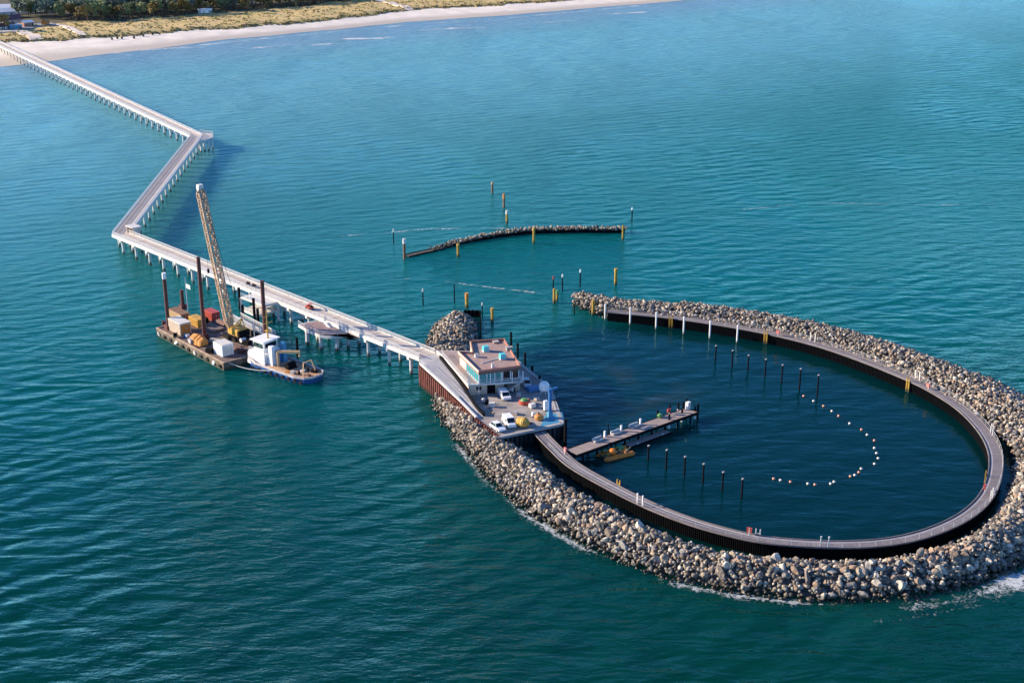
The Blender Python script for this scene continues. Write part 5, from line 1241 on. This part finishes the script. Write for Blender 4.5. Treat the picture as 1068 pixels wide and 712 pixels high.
def mpile(px, pt, pb, label, lower=None, r=.24):
    q = at(px,pb,0); rt = thing('mooring_pile', label, 'mooring pile', (*q,0), 0, 'mooring piles around the jetty end'); z = ztop(pt,q[1])
    mb = MB(); mb.cyl((0,0,-3),(0,0,z),r,r,10); mb.build('pile', m_dark, rt)
    if lower: mb = MB(); mb.cyl((0,0,.1),(0,0,z*.6),r+.03,r+.03,10); mb.build('sleeve', m_white, rt)
for px, pt, pb, lb, lw_ in ((697.5,432,447,'dark pile with white sleeve on the near side where the pontoon ends',1),(711,427,440,'dark pile with white sleeve on the near side of the outer jetty',1),(724.5,424,437,'dark pile with white sleeve at the near corner of the jetty end',1),(727.5,421,436.5,'dark pile standing just off the jetty end',0),(715.5,416,432,'tall dark pile at the far corner of the jetty end',0),(712,419,433,'shorter dark pile behind the white cabinet on the jetty',0),(698,422,439,'dark pile on the far side of the outer jetty',0),(685.5,427.5,443,'dark pile on the far side beside the green bundle',0),(707,420,436,'pale topped pile on the far side of the jetty end',1),(634,442,461,'thin dark pile behind the middle of the jetty',0)):
    mpile(px, pt, pb, lb, lw_, .24 if px != 634 else .12)
pa, pb_ = np.array(at(653,464,.6)), np.array(at(696,448.5,.6)); pt_ = thing('pontoon', 'low floating pontoon with pale deck beside the jetty', 'pontoon', (*((pa+pb_)/2),0), math.atan2((pb_-pa)[1],(pb_-pa)[0])); pl_ = float(np.linalg.norm(pb_-pa))
mb = MB(); mb.box((0,0,-.4),(pl_,2.4,.95)); mb.build('float', m_dark, pt_); mb = MB(); mb.strip([(-pl_/2+.1,1.15),(pl_/2-.1,1.15)],[(-pl_/2+.1,-1.15),(pl_/2-.1,-1.15)],.57,.57); mb.build('deck', m_jetty, pt_)
for x in (-pl_*.3,pl_*.3): mb = MB(); mb.box((x,-1.0,.57),(.5,.15,.22)); mb.build('cleat', m_galv, pt_)
# orange work float
oa, ob = np.array(at(624,476,.3)), np.array(at(656,468,.3)); od = ob-oa; ol = float(np.linalg.norm(od)); orz = math.atan2(od[1],od[0]); oc_ = (oa+ob)/2+np.array((-od[1],od[0]))/ol*-.7
fl = thing('work_raft', 'bright orange work raft heaped with yellow hoses beside the jetty', 'raft', (*oc_,0), orz)
for y in (-1.5,1.5): mb = MB(); mb.lathe((0,0,0), [(.15,-ol/2),(.55,-ol/2+.6),(.6,ol/2-.6),(.15,ol/2)], 10); mb.v = [(z,y+x,yy+.25) for x,yy,z in mb.v]; mb.build('tube', M('orange_tube',(.72,.19,.015),.5,.12,1), fl)
mb = MB(); mb.box((0,0,.35),(ol-1,2.6,.2)); mb.build('deck', m_brownpost, fl)
for k in range(16):
    mb = MB(); x, y = R.uniform(-ol/2+1,ol/2-1.2), R.uniform(-1.1,1.3); a = R.uniform(-.5,.5); l = R.uniform(1,2.4); z = R.uniform(.7,1.2)
    mb.cyl((x-math.cos(a)*l/2,y-math.sin(a)*l/2,z),(x+math.cos(a)*l/2,y+math.sin(a)*l/2,z+R.uniform(-.1,.3)),.13,.13,7); mb.build('hose', (m_yelp,m_yelp,m_orange,m_tan)[k%4], fl)
mb = MB(); mb.ball((-1.0,-.2,1.1),.95,10,6,0,(1,1,.8)); mb.build('drum', M('orange_tube',(.62,.17,.02)), fl)
mb = MB(); mb.box((1.6,.6,.5),(1.3,1.0,.9)); mb.build('pump', m_green, fl)

# ------------------------------------------------------------------ posts standing in the water
def post(px, pt, pb, label, style, r=.26, group=None, name='mooring_post', cat='mooring post'):
    q = at(px, pb, 0); z = ztop(pt, q[1]); rt = thing(name, label, cat, (*q,0), R.uniform(0,6.28), group)
    body, capm, ch = style
    mb = MB(); mb.cyl((0,0,-3),(0,0,z-ch),r*.85,r*.8,10); mb.build('pile', body, rt, smooth=False)
    if capm: mb = MB(); mb.cyl((0,0,z-ch),(0,0,z),r*.85+.05,r*.85+.02,10); mb.build('cap', capm, rt)
    return rt
DK = (m_dark, m_concg, .22); TH = (m_dark, m_white, .9); YL = (m_yelp, None, 0); YO = (m_yelp, m_yel, .8); BR = (m_brownpost, m_tan, .8); BW = (m_yelp, m_conc, 1.3)
far = [(746,360,376.5),(763.3,365,383.5),(780,370,386),(797.7,374,393),(815,380,400),(833.6,384,406.5),(852,390.5,414.5)]
for i, (x, a, b) in enumerate(far):
    post(x, a, b, 'dark post in the far row of seven in the basin, number %s from left' % ('one','two','three','four','five','six','seven')[i], DK, .24, 'far row of mooring posts in the basin')
nr = [(676,464,480),(694.7,468.5,489),(713.7,475.5,497),(733,483,504),(753.3,491.5,512),(773.4,498.5,520)]
for i, (x, a, b) in enumerate(nr):
    post(x, a, b, 'dark post in the near row of six in the basin, number %s from left' % ('one','two','three','four','five','six')[i], DK, .24, 'near row of mooring posts in the basin')
for i, (x, a, b) in enumerate(((533,346.5,361),(540,358,372),(547.5,368,384),(555,381.5,397),(562.5,392,409),(578,417,432))):
    post(x, a, b, 'dark fender pile along the right quay edge, number %s from far end' % ('one','two','three','four','five','six')[i], (m_dark, m_dark, .2), .36, 'dark piles along the right quay edge', 'fender_pile', 'fender pile')
post(589.5,437,468,'tall dark pile off the blue crane platform beside the boardwalk root',(m_dark,m_dark,.2),.42)
wl = [(631,317,334),(657,321,339),(684,325.5,343.5),(712.8,330.5,348.5),(740,334.5,353),(768.5,339,357.5)]
for i, (x, a, b) in enumerate(wl):
    post(x, a, b, 'white post against the far basin wall, number %s from its left end' % ('one','two','three','four','five','six')[i], (m_wpost, m_white, .3), .27, 'white posts along the far basin wall')
S = [(513.5,190,201.5,'brown pale topped post farthest out beyond the thin breakwater',BR,.5),(525.6,202,217,'orange brown post, middle of three beyond the thin breakwater',(m_brownpost,m_orange,2.0),.5),(528.7,219.5,233.5,'pale topped yellowish post just behind the thin breakwater',BW,.5),
 (410.7,239,254,'thin dark post with white top left of the thin breakwater',TH,.22),(422,249,270.5,'stout brown post at the left end of the thin breakwater',(m_brownpost,m_conc,1.6),.55),(477.8,254,268,'short yellow post in front of the left half of the thin breakwater',YO,.5),(556.7,237.5,254,'yellow post in front of the middle of the thin breakwater',YO,.5),(659,216.5,231,'dark post with pale top beyond the right end of the thin breakwater',TH,.25),(649.4,235,251,'yellow brown post at the right end of the thin breakwater',YL,.4),
 (577,288,302,'thin dark post with red top off the tip of the far mole',(m_dark,m_red,.9),.22),(578,301,316,'yellow post in front of the red topped post off the mole tip',YL,.5),(581,302.5,314,'greenish yellow post beside the yellow one off the mole tip',(m_yelp,m_green,1.2),.45),(586.5,286,303.5,'thin dark post with white top beside the red topped post at the mole',TH,.22),(605,281,299,'thin dark post with white top right behind the mole tip',TH,.24),(642,280,297.5,'stout yellow post behind the far mole',YO,.55),(618.5,313,328.5,'stout yellow post at the inner corner of the far mole tip',YO,.5),(599,319,328,'short thin dark post before the far mole tip',(m_dark,m_dark,.2),.18),
 (441.3,301,318.5,'thin dark post with yellowish white top left of the rounded mound',(m_dark,m_offw,.9),.22),(474,297,316,'plain thin dark post behind the rounded mound',(m_dark,m_dark,.3),.2),(487,305.5,321,'stout orange yellow post at the end of the rounded mound',(m_yelp,m_orange,1.6),.6),(503,315.5,331,'thin dark post with pale top right of the rounded mound',(m_dark,m_offw,.8),.2),(513.5,321,336,'stout yellow post right of the rounded mound',YO,.5),
 (310.5,352,372,'short dark pile under the lens shaped platform by the tug stern',(m_dark,m_dark,.2),.4)]
for x, a, b, lb, st, r in S: post(x, a, b, lb, st, r, None, 'marker_post', 'marker post')
# swimming line
px_ = [(838.2,413.3),(848.6,418.5),(859,423.7),(867.7,429),(874.7,434),(886.2,441.9),(898.6,448.3),(904.5,453.7),(912,459.6),(912.1,467.5),(914.3,472.8),(916,478.2),(912.2,484),(898.3,489.1),(895.8,492.8),(891.6,495.7),(887,497),(870,502.7),(866.4,504.7),(850,505.6),(842.6,504.7),(824.5,502.7),(814,501),(807,499.5)]
cols_ = 'owowowowowwwwwowowwowowo'
for (x, y), c in zip(px_, cols_):
    q = at(x, y, 0); wv = c == 'w'
    rt = thing('line_float', 'white round float on the curved swimming line in the basin' if wv else 'pink orange round float on the curved swimming line in the basin', 'float', (*q,.12), 0, 'white floats of the swimming line' if wv else 'orange floats of the swimming line')
    mb = MB(); mb.ball((0,0,0),.33,10,7,0,(1,1,.85)); mb.build('shell', m_offw if wv else M('float_orange',(.62,.30,.20),.5,.1,1), rt, smooth=True); mb = MB(); mb.cyl((0,0,.25),(0,0,.4),.07,.07,6); mb.build('eye', m_dark, rt)
mb = MB(); lp = catmull([at(x,y,0) for x, y in px_], 2.0)
for a, b in zip(lp[:-1], lp[1:]): mb.beam((*a,.0),(*b,.0),.06,.06)
tag(mb.build('float_rope', m_dark), 'thin dark rope joining the round floats of the swimming line', 'rope')
# ------------------------------------------------------------------ foam
def foam_mat():
    m = bpy.data.materials.new('foam'); m.use_nodes = True; nt = m.node_tree; L = nt.links.new; b = nt.nodes['Principled BSDF']
    b.inputs['Base Color'].default_value = (.62,.66,.68,1); b.inputs['Roughness'].default_value = .9
    g = nt.nodes.new('ShaderNodeNewGeometry'); uv = nt.nodes.new('ShaderNodeUVMap'); sx = nt.nodes.new('ShaderNodeSeparateXYZ'); L(uv.outputs[0], sx.inputs[0])
    n = nt.nodes.new('ShaderNodeTexNoise'); n.inputs['Scale'].default_value = .95; n.inputs['Detail'].default_value = 7; n.inputs['Roughness'].default_value = .7; n.inputs['Distortion'].default_value = 1.2; L(g.outputs['Position'], n.inputs['Vector'])
    n2 = nt.nodes.new('ShaderNodeTexNoise'); n2.inputs['Scale'].default_value = .06; n2.inputs['Detail'].default_value = 3; L(g.outputs['Position'], n2.inputs['Vector'])
    def mt(op, a, b_, c=None):
        q = nt.nodes.new('ShaderNodeMath'); q.operation = op
        for i, v in enumerate((a,b_,c)):
            if v is None: continue
            if isinstance(v,(int,float)): q.inputs[i].default_value = v
            else: L(v, q.inputs[i])
        return q.outputs[0]
    prof_ = mt('MULTIPLY', sx.outputs['Y'], .42)          # V carries 0 at the sheet's edges, its strength in the middle
    v = mt('ADD', mt('ADD', n.outputs['Fac'], prof_), mt('MULTIPLY_ADD', n2.outputs['Fac'], .8, -.4))
    mr_ = nt.nodes.new('ShaderNodeMapRange'); mr_.inputs[1].default_value = .70; mr_.inputs[2].default_value = .90; L(v, mr_.inputs[0])
    L(mt('MULTIPLY', mr_.outputs[0], .8), b.inputs['Alpha']); return m
FOAM = foam_mat(); fb = MB()
def foam(line_, w0, w1, s_):
    """sheet from w0 (right) to w1 (left) of a line"""
    ws = (w0, w0*.5+w1*.5, w1); rows = [offset(line_, q) for q in ws]; vv = (0, s_, 0); d = 0
    for k in range(len(line_)-1):
        e = min(1, k/4, (len(line_)-2-k)/4)
        for j in range(2):
            fb.quad([(*rows[j][k],.03),(*rows[j][k+1],.03),(*rows[j+1][k+1],.03),(*rows[j+1][k],.03)], 0, [(d,vv[j]*e),(d,vv[j]*e),(d,vv[j+1]*e),(d,vv[j+1]*e)])
edge_ = catmull(st_o, 2.0); kk = [k for k, p in enumerate(edge_)]
sgn = 1 if np.dot(np.array(offset(edge_,1)[20])-np.array(edge_[20]), np.array(edge_[20])-np.array(fi(4))) > 0 else -1
i0 = next(k for k, p in enumerate(edge_) if p[0] > 20); i1 = next(k for k, p in enumerate(edge_) if p[0] > 62)
a_, b_2 = sorted((sgn*-1.2, sgn*3.0)); foam(edge_[10:i0], a_, b_2, .6); foam(edge_[i0:i1], a_, b_2, .62)
a_, b_2 = sorted((sgn*-1.5, sgn*7.5)); foam(edge_[i1-2:i1+45], a_, b_2, .66)
for ptsx, wd, st_ in (([(330,43),(360,41),(395,40),(425,38)],18,1.0),([(100,58),(140,53),(190,50),(240,47)],16,.85),([(300,50),(340,46),(380,44)],16,.85),([(240,52),(280,49),(320,46)],12,.8),([(430,33),(470,30),(520,29)],16,.8),([(560,24),(590,22),(610,20.5)],16,.95),([(620,16),(650,14),(690,12)],16,.85),([(118,68),(125,67),(135,68)],10,.75),([(60,62),(120,54),(200,48),(330,35),(430,26),(530,19),(690,4)],9,.72),
   ([(300,245),(350,246),(410,242),(450,239),(560,238)],3.3,.5),([(395,291),(440,291),(490,297),(540,303),(585,308)],3.0,.62),([(860,640),(920,648),(980,638),(1060,624)],6,.55),([(930,630),(960,634),(1000,626)],6,.6),([(880,655),(940,660),(1010,650)],5,.5),([(760,220),(860,212),(960,214),(1060,212)],3,.5),([(870,370),(890,372),(905,374)],1.5,.6),([(1030,402),(1050,407),(1066,411)],3.5,.9),([(975,340),(985,336),(1000,337)],1.5,.6)):
    foam(catmull([at(x,y) for x, y in ptsx], 5 if ptsx[0][1] < 100 else 2), -wd/2, wd/2, st_)
tag(fb.build('foam', FOAM), 'thin white foam along the rocks, on wave crests and in the surf', 'foam', kind='stuff')
